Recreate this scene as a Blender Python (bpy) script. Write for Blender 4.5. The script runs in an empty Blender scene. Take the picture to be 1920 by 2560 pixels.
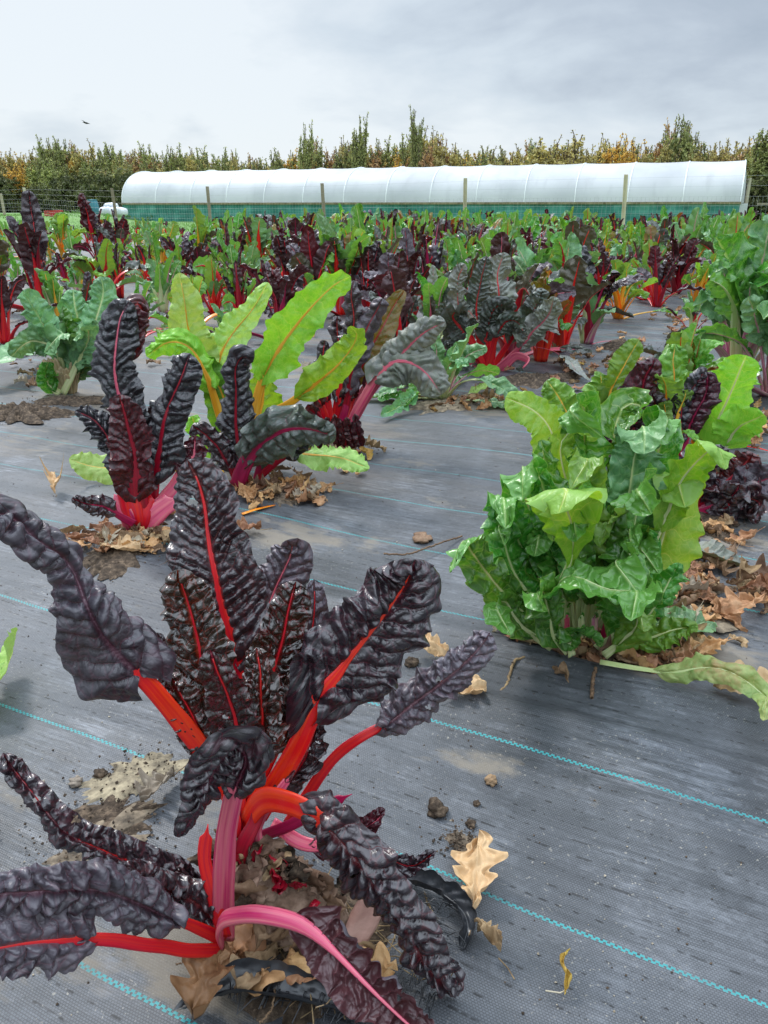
import bpy, math, random
import numpy as np
from mathutils import Vector
random.seed(7); RNG = np.random.default_rng(7)
S = bpy.context.scene
COL = S.collection
R = math.radians
# ------------------------------------------------------------------ camera, world, sun, exposure
PITCH = R(21.67); CH = 0.9; FPX = 1925.0
cd = bpy.data.cameras.new("camera"); cam = bpy.data.objects.new("camera", cd); COL.objects.link(cam)
cam.location = (0, 0, CH); cam.rotation_euler = (R(90) - PITCH, 0, 0)
cd.sensor_fit = 'VERTICAL'; cd.sensor_height = 24; cd.lens = 24 * FPX / 2560
cd.clip_start = 0.02; cd.clip_end = 3000
S.camera = cam
SUN_EL, SUN_AZ = R(48), R(-35)
sd = bpy.data.lights.new("sun", 'SUN'); sun = bpy.data.objects.new("sun", sd); COL.objects.link(sun)
sd.energy = 1.5; sd.angle = R(10); sd.color = (1, .97, .93)
sun.rotation_euler = (R(90) - SUN_EL, 0, -SUN_AZ + R(180)); sun.location = (0, 0, 20)
sun.rotation_euler = Vector((-math.sin(SUN_AZ) * math.cos(SUN_EL), -math.cos(SUN_AZ) * math.cos(SUN_EL), -math.sin(SUN_EL))).to_track_quat('-Z', 'Y').to_euler()
S.view_settings.view_transform = 'Standard'; S.view_settings.look = 'None'
S.view_settings.exposure = 0.5; S.view_settings.gamma = 1
W = bpy.data.worlds.new("World"); S.world = W; W.use_nodes = True
nt = W.node_tree; nt.nodes.clear()
def N(nt, t, **k):
    n = nt.nodes.new(t)
    for a, b in k.items():
        if a == 'ins':
            for i, v in b.items(): n.inputs[i].default_value = v
        else: setattr(n, a, b)
    return n
def ramp(nt, fac, stops, interp='LINEAR'):
    r = N(nt, 'ShaderNodeValToRGB'); e = r.color_ramp.elements
    r.color_ramp.interpolation = interp
    while len(e) < len(stops): e.new(.5)
    for q, (p, c) in zip(e, stops):
        q.position = p; q.color = (c, c, c, 1) if isinstance(c, (int, float)) else (*c, 1)
    nt.links.new(fac, r.inputs[0]); return r.outputs[0]
def mixc(nt, f, a, b, mode='MIX'):
    m = N(nt, 'ShaderNodeMix', data_type='RGBA', blend_type=mode)
    for s, v in ((0, f), (6, a), (7, b)):
        if isinstance(v, (int, float)): m.inputs[s].default_value = v
        elif isinstance(v, (tuple, list)): m.inputs[s].default_value = (*v, 1)
        else: nt.links.new(v, m.inputs[s])
    return m.outputs[2]
def math_(nt, op, a, b=0.0, c=None):
    m = N(nt, 'ShaderNodeMath', operation=op)
    for i, v in enumerate((a, b) if c is None else (a, b, c)):
        if isinstance(v, (int, float)): m.inputs[i].default_value = v
        else: nt.links.new(v, m.inputs[i])
    return m.outputs[0]
tc = N(nt, 'ShaderNodeTexCoord')
sx = N(nt, 'ShaderNodeSeparateXYZ'); nt.links.new(tc.outputs['Generated'], sx.inputs[0])
zc = math_(nt, 'ADD', math_(nt, 'ABSOLUTE', sx.outputs[2]), .30)
cx = N(nt, 'ShaderNodeCombineXYZ')
nt.links.new(math_(nt, 'DIVIDE', sx.outputs[0], zc), cx.inputs[0]); nt.links.new(math_(nt, 'DIVIDE', sx.outputs[1], zc), cx.inputs[1])
mp = N(nt, 'ShaderNodeMapping'); mp.inputs['Location'].default_value = (3.3, 1.4, 0); mp.inputs['Rotation'].default_value = (0, 0, .35); mp.inputs['Scale'].default_value = (1.25, 1.35, 1)
nt.links.new(cx.outputs[0], mp.inputs[0])
n1 = N(nt, 'ShaderNodeTexNoise', ins={'Scale': .9, 'Detail': 7, 'Roughness': .52, 'Distortion': .35}); nt.links.new(mp.outputs[0], n1.inputs[0])
n2 = N(nt, 'ShaderNodeTexNoise', ins={'Scale': 2.6, 'Detail': 8, 'Roughness': .55, 'Distortion': .2}); nt.links.new(mp.outputs[0], n2.inputs[0])
cl = math_(nt, 'ADD', math_(nt, 'MULTIPLY', n1.outputs[0], .7), math_(nt, 'MULTIPLY', n2.outputs[0], .3))
# broad bright area of thin cloud up and to the left, heavier grey to the right
vt = N(nt, 'ShaderNodeVectorMath', operation='DOT_PRODUCT'); vt.inputs[1].default_value = Vector((-.22, .93, .20)).normalized()
nt.links.new(tc.outputs['Generated'], vt.inputs[0])
br = N(nt, 'ShaderNodeMapRange', interpolation_type='SMOOTHSTEP', ins={1: .82, 2: 1.0, 3: 0, 4: .20}); nt.links.new(vt.outputs['Value'], br.inputs[0])
cl = math_(nt, 'ADD', cl, br.outputs[0])
cc = ramp(nt, cl, [(.34, (.37, .44, .53)), (.46, (.48, .55, .64)), (.56, (.62, .70, .78)), (.70, (.80, .86, .91))])
# thin overcast is brightest overhead
zen = N(nt, 'ShaderNodeMapRange', interpolation_type='SMOOTHSTEP', ins={1: .30, 2: .92, 3: .74, 4: 3.3}); nt.links.new(sx.outputs[2], zen.inputs[0])
b1 = N(nt, 'ShaderNodeBackground', ins={1: 1.0}); nt.links.new(cc, b1.inputs[0]); nt.links.new(zen.outputs[0], b1.inputs[1])
sky = N(nt, 'ShaderNodeTexSky', sky_type='NISHITA', sun_disc=False, sun_elevation=SUN_EL, sun_rotation=SUN_AZ)
b2 = N(nt, 'ShaderNodeBackground', ins={1: .1}); nt.links.new(sky.outputs[0], b2.inputs[0])
ms = N(nt, 'ShaderNodeMixShader', ins={0: .93}); nt.links.new(b2.outputs[0], ms.inputs[1]); nt.links.new(b1.outputs[0], ms.inputs[2])
wo = N(nt, 'ShaderNodeOutputWorld'); nt.links.new(ms.outputs[0], wo.inputs[0])

# ------------------------------------------------------------------ geometry helpers
cp, sp_ = math.cos(PITCH), math.sin(PITCH)
def P(x, y, Y):                     # source-photo pixel + forward distance -> world point
    u = (x - 960) / FPX; v = (y - 1280) / FPX
    t = Y / (cp - v * sp_); return np.array([t * u, Y, CH - t * (sp_ + v * cp)])
def G(x, y, z=0.0):                 # pixel -> point on the ground
    u = (x - 960) / FPX; v = (y - 1280) / FPX
    t = (CH - z) / (sp_ + v * cp); return np.array([t * u, t * (cp - v * sp_), z])
def proj(p):
    d = np.array(p, float) - np.array([0, 0, CH]); z = d[1] * cp - d[2] * sp_; v = -(d[1] * sp_ + d[2] * cp)
    return 960 + FPX * d[0] / z, 1280 + FPX * v / z
def hsh(i, j, s):
    h = np.sin(i * 127.1 + j * 311.7 + s * 74.7) * 43758.5453
    return h - np.floor(h)
def vn(x, y, s=0):                  # 2-D value noise in -1..1
    x = np.asarray(x, float); y = np.asarray(y, float)
    xi = np.floor(x); yi = np.floor(y); a = x - xi; b = y - yi
    a = a * a * (3 - 2 * a); b = b * b * (3 - 2 * b)
    r = (hsh(xi, yi, s) * (1 - a) + hsh(xi + 1, yi, s) * a) * (1 - b) + (hsh(xi, yi + 1, s) * (1 - a) + hsh(xi + 1, yi + 1, s) * a) * b
    return r * 2 - 1
def fbm(x, y, s=0, o=4):
    r = 0; a = .5
    for k in range(o): r = r + a * vn(x * 2 ** k + 5.2 * k, y * 2 ** k + 1.3 * k, s + k); a *= .5
    return r
def mesh(name, V, F, mat=None, parent=None, uvs=None, smooth=True, cols=None, mats=None, fmat=None):
    me = bpy.data.meshes.new(name); me.from_pydata(np.asarray(V).tolist(), [], F if isinstance(F, list) else F.tolist())
    if smooth: me.polygons.foreach_set('use_smooth', [True] * len(me.polygons))
    if uvs:
        li = np.empty(len(me.loops), dtype=np.int32); me.loops.foreach_get('vertex_index', li)
        for nm, a in uvs.items():
            l = me.uv_layers.new(name=nm); l.data.foreach_set('uv', np.asarray(a)[li].ravel())
    if cols is not None:
        ca = me.color_attributes.new('tint', 'FLOAT_COLOR', 'POINT'); ca.data.foreach_set('color', np.asarray(cols, np.float32).ravel())
    for m in (mats or ([mat] if mat else [])): me.materials.append(m)
    if fmat is not None: me.polygons.foreach_set('material_index', fmat)
    o = bpy.data.objects.new(name, me); COL.objects.link(o)
    if parent: o.parent = parent
    return o
def tag(o, label=None, cat=None, group=None, kind=None):
    if label: o['label'] = label
    if cat: o['category'] = cat
    if group: o['group'] = group
    if kind: o['kind'] = kind
    return o
def empty(name, loc, label, cat, group=None):
    o = bpy.data.objects.new(name, None); COL.objects.link(o); o.location = loc; o.empty_display_size = .05
    return tag(o, label, cat, group)
def gridF(nu, nv, off=0):
    i, j = np.meshgrid(np.arange(nu - 1), np.arange(nv - 1), indexing='ij'); a = (i * nv + j).ravel() + off
    return np.stack([a, a + 1, a + nv + 1, a + nv], 1)
def spline(pts, n):
    p = np.array(pts, float); p = np.vstack([2 * p[0] - p[1], p, 2 * p[-1] - p[-2]])
    out = []
    for i in range(1, len(p) - 2):
        t = np.linspace(0, 1, 24, endpoint=False)[:, None]
        a, b, c, d = p[i - 1], p[i], p[i + 1], p[i + 2]
        out.append(.5 * ((2 * b) + (c - a) * t + (2 * a - 5 * b + 4 * c - d) * t ** 2 + (3 * b - a - 3 * c + d) * t ** 3))
    out.append(p[-2][None]); q = np.vstack(out)
    L = np.r_[0, np.cumsum(np.linalg.norm(np.diff(q, axis=0), axis=1))]
    s = np.linspace(0, L[-1], n)
    return np.stack([np.interp(s, L, q[:, k]) for k in range(3)], 1), L[-1]
def wiggle(C, L, seed, amp=.035):
    s = np.linspace(0, 1, len(C)); T = C[-1] - C[0]; a = np.cross(T, (0, 0, 1.)); a /= np.linalg.norm(a) + 1e-9; b = np.cross(T, a); b /= np.linalg.norm(b) + 1e-9
    w = np.clip(s * 3 - .6, 0, 1) * L * amp
    return C + a * (w * fbm(s * 3.3, s * 0, seed, 2))[:, None] + b * (w * fbm(s * 3.3, s * 0 + 9, seed, 2))[:, None]
def frames(C, hint, twist=(0, 0)):
    T = np.gradient(C, axis=0); T /= np.linalg.norm(T, axis=1)[:, None] + 1e-12
    n = np.array(hint, float); Nn = np.empty_like(C)
    for i in range(len(C)):
        n = n - T[i] * n.dot(T[i]); l = np.linalg.norm(n)
        if l < 1e-4: n = np.cross(T[i], [1, .3, .2]); l = np.linalg.norm(n)
        n = n / l; Nn[i] = n
    B = np.cross(T, Nn); a = np.linspace(twist[0], twist[1], len(C))[:, None]
    return T, Nn * np.cos(a) + B * np.sin(a), B * np.cos(a) - Nn * np.sin(a)

PROF = {
 'ovate': ([0, .02, .06, .13, .25, .42, .6, .76, .88, .95, .985, 1], [.08, .4, .74, .94, 1, .97, .88, .74, .60, .44, .24, .02]),
 'strap': ([0, .04, .10, .22, .5, .75, .88, .95, .985, 1], [.06, .5, .86, 1, .95, .82, .68, .5, .28, .02]),
 'tri':   ([0, .03, .09, .2, .4, .6, .8, .93, .98, 1], [.1, .7, .98, 1, .84, .66, .5, .36, .2, .02]),
 'flare': ([0, .02, .08, .18, .3, .45, .6, .85, .95, .985, 1], [.3, .75, 1, .95, .72, .48, .44, .42, .34, .2, .02]),
 'spoon': ([0, .1, .25, .45, .65, .82, .92, .97, 1], [.05, .25, .55, .88, 1, .9, .66, .4, .02]),
}
def blade_data(C, L, s0, wid, hint, prof='ovate', fold=.25, curl=.3, ruf=.12, rn=5, bl=.004, sp=.02, twist=(0, 0), seed=0, res=(60, 12), k=.55, hole=None, asym=0, crump=.75, reg=.75, frill=.0, lobe=.45, tipn=0):
    nu, m = res
    n0 = len(C); T, Nn, B = frames(C, hint, twist)
    s = np.linspace(0, 1, nu); idx = (s0 + (1 - s0) * s) * (n0 - 1)
    f = lambda A: np.stack([np.interp(idx, np.arange(n0), A[:, q]) for q in range(3)], 1)
    c, t, nn, b = f(C), f(T), f(Nn), f(B); Lb = L * (1 - s0)
    px, py = PROF[prof]; w = wid * np.interp(s, px, py)
    a = np.linspace(0, 1, m + 1) ** 1.05
    V = []; UV1 = []; UV2 = []
    ss = s[:, None]; aa = a[None, :]
    rows = {}
    for side in (-1, 1):
        sd_ = seed * 3 + side
        en = 1 + .30 * fbm(ss * 5 + seed, 0 * ss + side * 3, sd_, 3) + .08 * vn(ss * 19, 0 * ss + side, sd_) + .03 * vn(ss * 47, 0 * ss + side, sd_)
        ww = w[:, None] * en * (1 + asym * side)
        q = (ss * Lb - k * ww * aa) / sp + .5 * (side > 0) + .95 * fbm(ss * Lb / sp * .38, aa * 1.6 + 3 * side, sd_, 3)
        cell = np.abs(np.sin(np.pi * q))
        ww = ww * (1 + .02 * cell)
        qi = np.floor(q)
        r = aa * ww / sp * .7 + hsh(qi, qi * 0 + side, seed) * 2 + .8 * vn(ss * Lb / sp * .8, aa * ww / sp * .8, sd_ + 9)
        c2 = np.abs(np.sin(np.pi * r))
        pil = reg * 1.33 * cell ** .6 * (.45 + .55 * c2 ** .7) * (.55 + .9 * hsh(qi, qi * 0 + side * 2, seed + 1)) + (.45 + 1.6 * (.75 - reg)) * fbm(ss * Lb / sp * 1.1, aa * ww / sp * 1.1 + 7 * side, sd_ + 4, 3)
        fade = np.clip((aa - .03) / .12, 0, 1) * np.clip((1 - ss) / .05, 0, 1) * (1 - .55 * aa ** 4)
        h = bl * pil * fade * 1.38 + bl * .30 * fade * fbm(ss * Lb / sp * 3.1, aa * ww / sp * 3.1 + 3 * side, sd_ + 12, 2)
        th = (fold + curl * aa ** 1.3 + .35 * crump * 2.2 * fbm(ss * 3.2, aa * 1.1 + side * 5, sd_ + 2, 2)) * np.ones_like(ss)
        da = np.diff(a, prepend=0)[None, :]
        x = np.cumsum(np.cos(th) * da, 1) * ww; z = np.cumsum(np.sin(th) * da, 1) * ww
        ph = 6.283 * (rn * ss + .28 * rn * .3 * vn(ss * rn * .8, 0 * ss + side, sd_ + 1) + hsh(seed, side, 3))
        ed = aa ** 1.8 * ww
        am = .7 + .9 * vn(ss * 5, 0 * ss, sd_ + 6)
        rz = ruf * 1.15 * ed * am * np.sin(ph) + .5 * ruf * ed * vn(ss * rn * 3.1, aa * 1.2, sd_ + 7) + frill * ww * aa ** 5 * np.sin(ph * 3.3 + 2 * fbm(ss * 9, 0 * ss, sd_)) * (.5 + vn(ss * 6, 0 * ss, sd_ + 3))
        rt = .55 * ruf * ed * np.cos(ph)
        nx, nz = -np.sin(th), np.cos(th)
        X = (x + nx * (rz + h)) * side; Z = z + nz * (rz + h)
        pt = c[:, None, :] + b[:, None, :] * X[..., None] + nn[:, None, :] * Z[..., None] + t[:, None, :] * (rt * np.clip(ss * 8, 0, 1) + .12 * k * ww * aa ** 1.5 - lobe * wid * aa ** 1.3 * np.exp(-ss / .10) * (1 + .3 * side * math.sin(seed)))[..., None]
        rows[side] = (pt, np.stack([q, np.broadcast_to(aa * side, q.shape)], -1), np.stack([np.broadcast_to(ss * Lb, q.shape), aa * ww * side], -1))
    def cat(i): return np.concatenate([rows[-1][i][:, :0:-1], rows[1][i]], 1)
    V, U1, U2 = cat(0), cat(1), cat(2); nv = V.shape[1]
    F = gridF(nu, nv)
    if hole:
        cen = (V.reshape(-1, 3)[F].mean(1)); u2 = U2.reshape(-1, 2)[F].mean(1)
        keep = np.ones(len(F), bool)
        for (hs, hv, hr) in hole:
            d = np.hypot(u2[:, 0] - hs * Lb, u2[:, 1] - hv * wid); an = np.arctan2(u2[:, 1] - hv * wid, u2[:, 0] - hs * Lb)
            keep &= d > hr * (1 + .3 * np.sin(an * 3 + hs * 9) + .15 * np.sin(an * 5))
        F = F[keep]
    return V.reshape(-1, 3), F, U1.reshape(-1, 2), U2.reshape(-1, 2)
def stalk_data(C, L, s0, w0, w1, hint, twist=(0, 0), nr=28, na=12, end=.95, th=.42, seed=0, mid=.38):
    n0 = len(C); T, Nn, B = frames(C, hint, twist)
    s = np.linspace(0, end, nr) ** 1.0; idx = s * (n0 - 1)
    f = lambda A: np.stack([np.interp(idx, np.arange(n0), A[:, q]) for q in range(3)], 1)
    c, nn, b = f(C), f(Nn), f(B)
    w = np.interp(s, [0, s0 * .5, s0, s0 + (1 - s0) * .25, s0 + (1 - s0) * .6, 1], [w0, w1 * 1.15 + (w0 - w1) * .25, w1, w1 * .40, w1 * .19, .0006])
    w = w * (1 + .04 * vn(s * 14, s * 0, seed))
    ph = np.linspace(0, 2 * math.pi, na, endpoint=False)
    X = np.cos(ph); Z = np.sin(ph); Z = np.where(Z > 0, Z * (.55 - .35 * np.exp(-(X / .45) ** 2)), Z)
    rid = 1 + .03 * np.cos(ph * 5 + seed) + .03 * np.cos(ph * 11 + 2 * seed)
    X = X * rid; Z = Z * rid
    thick = th * np.interp(s, [0, s0, 1], [1, 1, 1.2])
    pt = c[:, None] + b[:, None] * (X[None, :, None] * w[:, None, None]) + nn[:, None] * ((Z[None, :, None] + .1 + mid * np.clip((s - s0) / (1.001 - s0) * 6, 0, 1)[:, None, None]) * (w * thick)[:, None, None])
    i, j = np.meshgrid(np.arange(nr - 1), np.arange(na), indexing='ij'); j2 = (j + 1) % na
    F = np.stack([i * na + j, i * na + j2, (i + 1) * na + j2, (i + 1) * na + j], -1).reshape(-1, 4)
    uv = np.stack([np.broadcast_to(ph[None] / 6.283, pt.shape[:2]), np.broadcast_to((s * L)[:, None], pt.shape[:2])], -1).reshape(-1, 2)
    Fl = F.tolist() + [list(range(na))[::-1], [(nr - 1) * na + q for q in range(na)]]
    return pt.reshape(-1, 3), Fl, uv

# ------------------------------------------------------------------ materials
MC = {}
def newmat(name):
    m = bpy.data.materials.new(name); m.use_nodes = True; t = m.node_tree; t.nodes.clear()
    o = N(t, 'ShaderNodeOutputMaterial'); return m, t, o
def leafmat(name, a, b, vein, back=None, rough=.36, spec=.5, tr=.12, vw=.07, vs=.85, spot=None, dust=0, bump=.25, edge=None, coat=0):
    m, t, o = newmat(name); Lk = t.links.new
    u1 = N(t, 'ShaderNodeUVMap', uv_map='q'); u2 = N(t, 'ShaderNodeUVMap', uv_map='m')
    oi = N(t, 'ShaderNodeObjectInfo')
    sx = N(t, 'ShaderNodeSeparateXYZ'); Lk(u1.outputs[0], sx.inputs[0])
    d = math_(t, 'PINGPONG', sx.outputs[0], .5); av = math_(t, 'ABSOLUTE', sx.outputs[1])
    wv = math_(t, 'MULTIPLY', math_(t, 'SUBTRACT', 1.15, av), vw)
    mr = N(t, 'ShaderNodeMapRange', interpolation_type='SMOOTHSTEP', ins={3: 1, 4: 0}); Lk(d, mr.inputs[0]); mr.inputs[1].default_value = 0; Lk(wv, mr.inputs[2])
    mid = N(t, 'ShaderNodeMapRange', interpolation_type='SMOOTHSTEP', ins={1: .02, 2: .10, 3: 1, 4: 0}); Lk(av, mid.inputs[0])
    vmask = math_(t, 'MAXIMUM', mr.outputs[0], mid.outputs[0])
    uo = N(t, 'ShaderNodeVectorMath', operation='ADD'); Lk(u2.outputs[0], uo.inputs[0]); Lk(oi.outputs['Random'], uo.inputs[1])
    nz = N(t, 'ShaderNodeTexNoise', ins={'Scale': 22, 'Detail': 6, 'Roughness': .65}); Lk(uo.outputs[0], nz.inputs[0])
    nf = N(t, 'ShaderNodeTexNoise', ins={'Scale': 160, 'Detail': 3}); Lk(uo.outputs[0], nf.inputs[0])
    vo = N(t, 'ShaderNodeTexVoronoi', feature='DISTANCE_TO_EDGE', ins={'Scale': 130}); Lk(uo.outputs[0], vo.inputs[0])
    nw_ = N(t, 'ShaderNodeTexNoise', ins={'Scale': 45, 'Detail': 3}); Lk(uo.outputs[0], nw_.inputs[0])
    uw = N(t, 'ShaderNodeVectorMath', operation='MULTIPLY_ADD'); Lk(nw_.outputs['Color'], uw.inputs[0]); uw.inputs[1].default_value = (.012, .012, .012); Lk(uo.outputs[0], uw.inputs[2])
    vo2 = N(t, 'ShaderNodeTexVoronoi', feature='DISTANCE_TO_EDGE', ins={'Scale': 68}); Lk(uw.outputs[0], vo2.inputs[0])
    col = mixc(t, ramp(t, nz.outputs[0], [(.36, 0), (.62, 1)]), a, b)
    ve2 = ramp(t, vo2.outputs['Distance'], [(0, .45), (.09, 0)])
    col = mixc(t, math_(t, 'MULTIPLY', ve2, vs * .75), col, vein)
    col = mixc(t, math_(t, 'MULTIPLY', vmask, vs), col, vein)
    if edge:
        er = N(t, 'ShaderNodeMapRange', ins={1: .975, 2: 1.0, 3: 0, 4: .8}); Lk(av, er.inputs[0]); col = mixc(t, er.outputs[0], col, edge)
    if spot:
        ns = N(t, 'ShaderNodeTexNoise', ins={'Scale': 9, 'Detail': 8, 'Roughness': .7}); Lk(uo.outputs[0], ns.inputs[0])
        col = mixc(t, ramp(t, ns.outputs[0], [(.56, 0), (.66, .9)]), col, spot)
    if dust:
        nd = N(t, 'ShaderNodeTexNoise', ins={'Scale': 14, 'Detail': 10, 'Roughness': .75}); Lk(uo.outputs[0], nd.inputs[0])
        col = mixc(t, math_(t, 'MULTIPLY', ramp(t, nd.outputs[0], [(.38, 0), (.7, 1)]), dust), col, (.38, .35, .42))
    hs = N(t, 'ShaderNodeHueSaturation'); Lk(col, hs.inputs['Color'])
    Lk(math_(t, 'MULTIPLY_ADD', oi.outputs['Random'], .035, .4825), hs.inputs['Hue']); Lk(math_(t, 'MULTIPLY_ADD', oi.outputs['Random'], .4, .8), hs.inputs['Value'])
    col = hs.outputs[0]
    if back:
        ge = N(t, 'ShaderNodeNewGeometry'); bc = mixc(t, math_(t, 'MULTIPLY', vmask, vs), back, vein); col = mixc(t, ge.outputs['Backfacing'], col, bc)
    bs = N(t, 'ShaderNodeBsdfPrincipled', ins={'Specular IOR Level': spec, 'Coat Weight': coat, 'Coat Roughness': .16}); Lk(col, bs.inputs['Base Color'])
    Lk(math_(t, 'MULTIPLY_ADD', nz.outputs[0], .28, rough - .12), bs.inputs['Roughness'])
    hsum = math_(t, 'ADD', math_(t, 'MULTIPLY', ramp(t, vo.outputs['Distance'], [(0, 0), (.25, 1)]), .35), math_(t, 'MULTIPLY', ramp(t, vo2.outputs['Distance'], [(0, 0), (.3, 1)]), .9))
    hsum = math_(t, 'ADD', hsum, math_(t, 'MULTIPLY', nf.outputs[0], .4)); hsum = math_(t, 'SUBTRACT', hsum, math_(t, 'MULTIPLY', vmask, .8))
    bu = N(t, 'ShaderNodeBump', ins={'Strength': bump, 'Distance': .0022}); Lk(hsum, bu.inputs['Height']); Lk(bu.outputs[0], bs.inputs['Normal'])
    ts = N(t, 'ShaderNodeBsdfTranslucent'); tcol = mixc(t, 1.0, col, (1.5, 1.35, .7), 'MULTIPLY') ; Lk(tcol, ts.inputs[0])
    mx = N(t, 'ShaderNodeMixShader', ins={0: tr}); Lk(bs.outputs[0], mx.inputs[1]); Lk(ts.outputs[0], mx.inputs[2]); Lk(mx.outputs[0], o.inputs[0])
    return m
def stalkmat(name, a, b, c=None, rough=.28):
    m, t, o = newmat(name); Lk = t.links.new
    u = N(t, 'ShaderNodeUVMap', uv_map='m'); mp = N(t, 'ShaderNodeMapping'); mp.inputs['Scale'].default_value = (9, 5, 1); Lk(u.outputs[0], mp.inputs[0])
    oi = N(t, 'ShaderNodeObjectInfo'); ad = N(t, 'ShaderNodeVectorMath', operation='ADD'); Lk(mp.outputs[0], ad.inputs[0])
    sc = math_(t, 'MULTIPLY', oi.outputs['Random'], 30); Lk(sc, ad.inputs[1])
    n1 = N(t, 'ShaderNodeTexNoise', ins={'Scale': 1, 'Detail': 3}); Lk(ad.outputs[0], n1.inputs[0])
    mp2 = N(t, 'ShaderNodeMapping'); mp2.inputs['Scale'].default_value = (13, 3, 1); Lk(u.outputs[0], mp2.inputs[0])
    n2 = N(t, 'ShaderNodeTexNoise', ins={'Scale': 1, 'Detail': 4}); Lk(mp2.outputs[0], n2.inputs[0])
    col = mixc(t, ramp(t, n1.outputs[0], [(.42, 0), (.56, 1)]), a, b)
    if c: col = mixc(t, ramp(t, n2.outputs[0], [(.42, 0), (.66, .8)]), col, c)
    n3 = N(t, 'ShaderNodeTexNoise', ins={'Scale': 300, 'Detail': 2}); Lk(u.outputs[0], n3.inputs[0])
    col = mixc(t, ramp(t, n3.outputs[0], [(.70, 0), (.76, .5)]), col, (.45, .33, .22))
    bs = N(t, 'ShaderNodeBsdfPrincipled', ins={'Roughness': rough, 'Subsurface Weight': .12, 'Subsurface Scale': .01}); Lk(col, bs.inputs['Base Color']); bs.inputs['Subsurface Radius'].default_value = (1, .3, .2)
    bu = N(t, 'ShaderNodeBump', ins={'Strength': .22, 'Distance': .002}); Lk(n2.outputs[0], bu.inputs['Height']); Lk(bu.outputs[0], bs.inputs['Normal'])
    Lk(bs.outputs[0], o.inputs[0]); return m
LM = {
 'dark': leafmat('dark_purple_leaf', (.010, .0055, .009), (.024, .012, .017), (.16, .010, .020), back=(.050, .010, .012), bump=.6, rough=.27, spec=.8, tr=.06, vw=.035, dust=.04, vs=.75, coat=.3),
 'darkg': leafmat('glossy_maroon_leaf', (.012, .006, .004), (.028, .014, .007), (.26, .008, .012), back=(.10, .010, .008), bump=.6, rough=.20, spec=.8, tr=.12, vw=.035, edge=(.12, .02, .008), coat=.5),
 'darkr': leafmat('dark_wine_leaf', (.030, .005, .009), (.055, .010, .016), (.26, .010, .03), back=(.08, .010, .018), bump=.6, rough=.3, tr=.12, vw=.045, coat=.3),
 'dusk': leafmat('dusty_purple_leaf', (.022, .015, .022), (.050, .034, .045), (.17, .02, .035), back=(.065, .018, .022), bump=.6, rough=.40, spec=.7, tr=.08, vw=.04, dust=.30, vs=.6, coat=.08),
 'blue': leafmat('blue_black_leaf', (.006, .008, .011), (.016, .016, .021), (.09, .010, .025), back=(.05, .010, .014), bump=.6, rough=.3, spec=.7, tr=.05, vw=.03, dust=.04, vs=.55, coat=.3),
 'green': leafmat('glossy_green_leaf', (.030, .155, .014), (.085, .29, .028), (.34, .52, .16), back=(.13, .33, .06), rough=.27, tr=.28, vw=.04, vs=.85, edge=(.35, .55, .10), coat=.3),
 'lime': leafmat('light_green_leaf', (.17, .40, .022), (.25, .47, .04), (.52, .60, .12), back=(.24, .44, .07), rough=.38, tr=.32, vw=.03, vs=.65),
 'pale': leafmat('pale_green_leaf', (.27, .47, .09), (.36, .54, .14), (.58, .64, .24), back=(.28, .46, .12), rough=.45, tr=.3, vw=.035, vs=.65),
 'wilt': leafmat('wilted_leaf', (.22, .36, .10), (.34, .42, .14), (.52, .52, .2), back=(.28, .36, .13), rough=.5, tr=.2, vw=.04, vs=.6, spot=(.45, .30, .12)),
 'bgreen': leafmat('blue_green_leaf', (.055, .19, .06), (.14, .33, .12), (.38, .54, .24), back=(.14, .30, .11), rough=.40, tr=.18, vw=.04, vs=.7, dust=.14),
 'mid': leafmat('mid_green_leaf', (.07, .20, .02), (.15, .33, .035), (.36, .44, .08), back=(.17, .31, .05), rough=.36, tr=.28, vw=.035, vs=.6),
 'grey': leafmat('grey_green_leaf', (.12, .15, .11), (.21, .235, .175), (.30, .20, .17), back=(.13, .13, .09), rough=.5, tr=.1, vw=.05, vs=.5, dust=.4),
 'gdark': leafmat('dark_grey_green_leaf', (.025, .045, .030), (.065, .095, .062), (.18, .04, .05), back=(.09, .08, .05), bump=.6, rough=.34, tr=.1, vw=.04, vs=.55, dust=.2, coat=.2),
 'olive': leafmat('olive_red_leaf', (.10, .11, .014), (.19, .15, .02), (.42, .06, .02), back=(.18, .08, .015), rough=.33, tr=.25, vw=.04, vs=.6),
}
SM = {
 'red': stalkmat('red_stalk', (.58, .005, .016), (.70, .022, .012), (.44, .004, .03)),
 'orange': stalkmat('orange_red_stalk', (.68, .010, .010), (.80, .055, .008), (.66, .006, .014), rough=.24),
 'pink': stalkmat('pink_stalk', (.46, .02, .10), (.60, .08, .16), (.70, .22, .22)),
 'mag': stalkmat('magenta_stalk', (.30, .006, .06), (.42, .012, .08), (.22, .004, .03)),
 'wine': stalkmat('dark_red_stalk', (.26, .004, .018), (.40, .006, .024), (.18, .003, .014)),
 'yellow': stalkmat('yellow_stalk', (.72, .36, .02), (.80, .47, .06), (.62, .24, .01)),
 'gold': stalkmat('orange_stalk', (.82, .20, .008), (.80, .33, .015), (.66, .14, .008)),
 'white': stalkmat('pale_green_stalk', (.48, .55, .24), (.62, .64, .36), (.38, .48, .18)),
 'lilac': stalkmat('pink_white_stalk', (.55, .20, .30), (.62, .46, .36), (.40, .04, .18)),
 'straw': stalkmat('straw_stalk', (.42, .33, .17), (.52, .42, .25), (.30, .2, .1), rough=.6),
}
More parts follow.
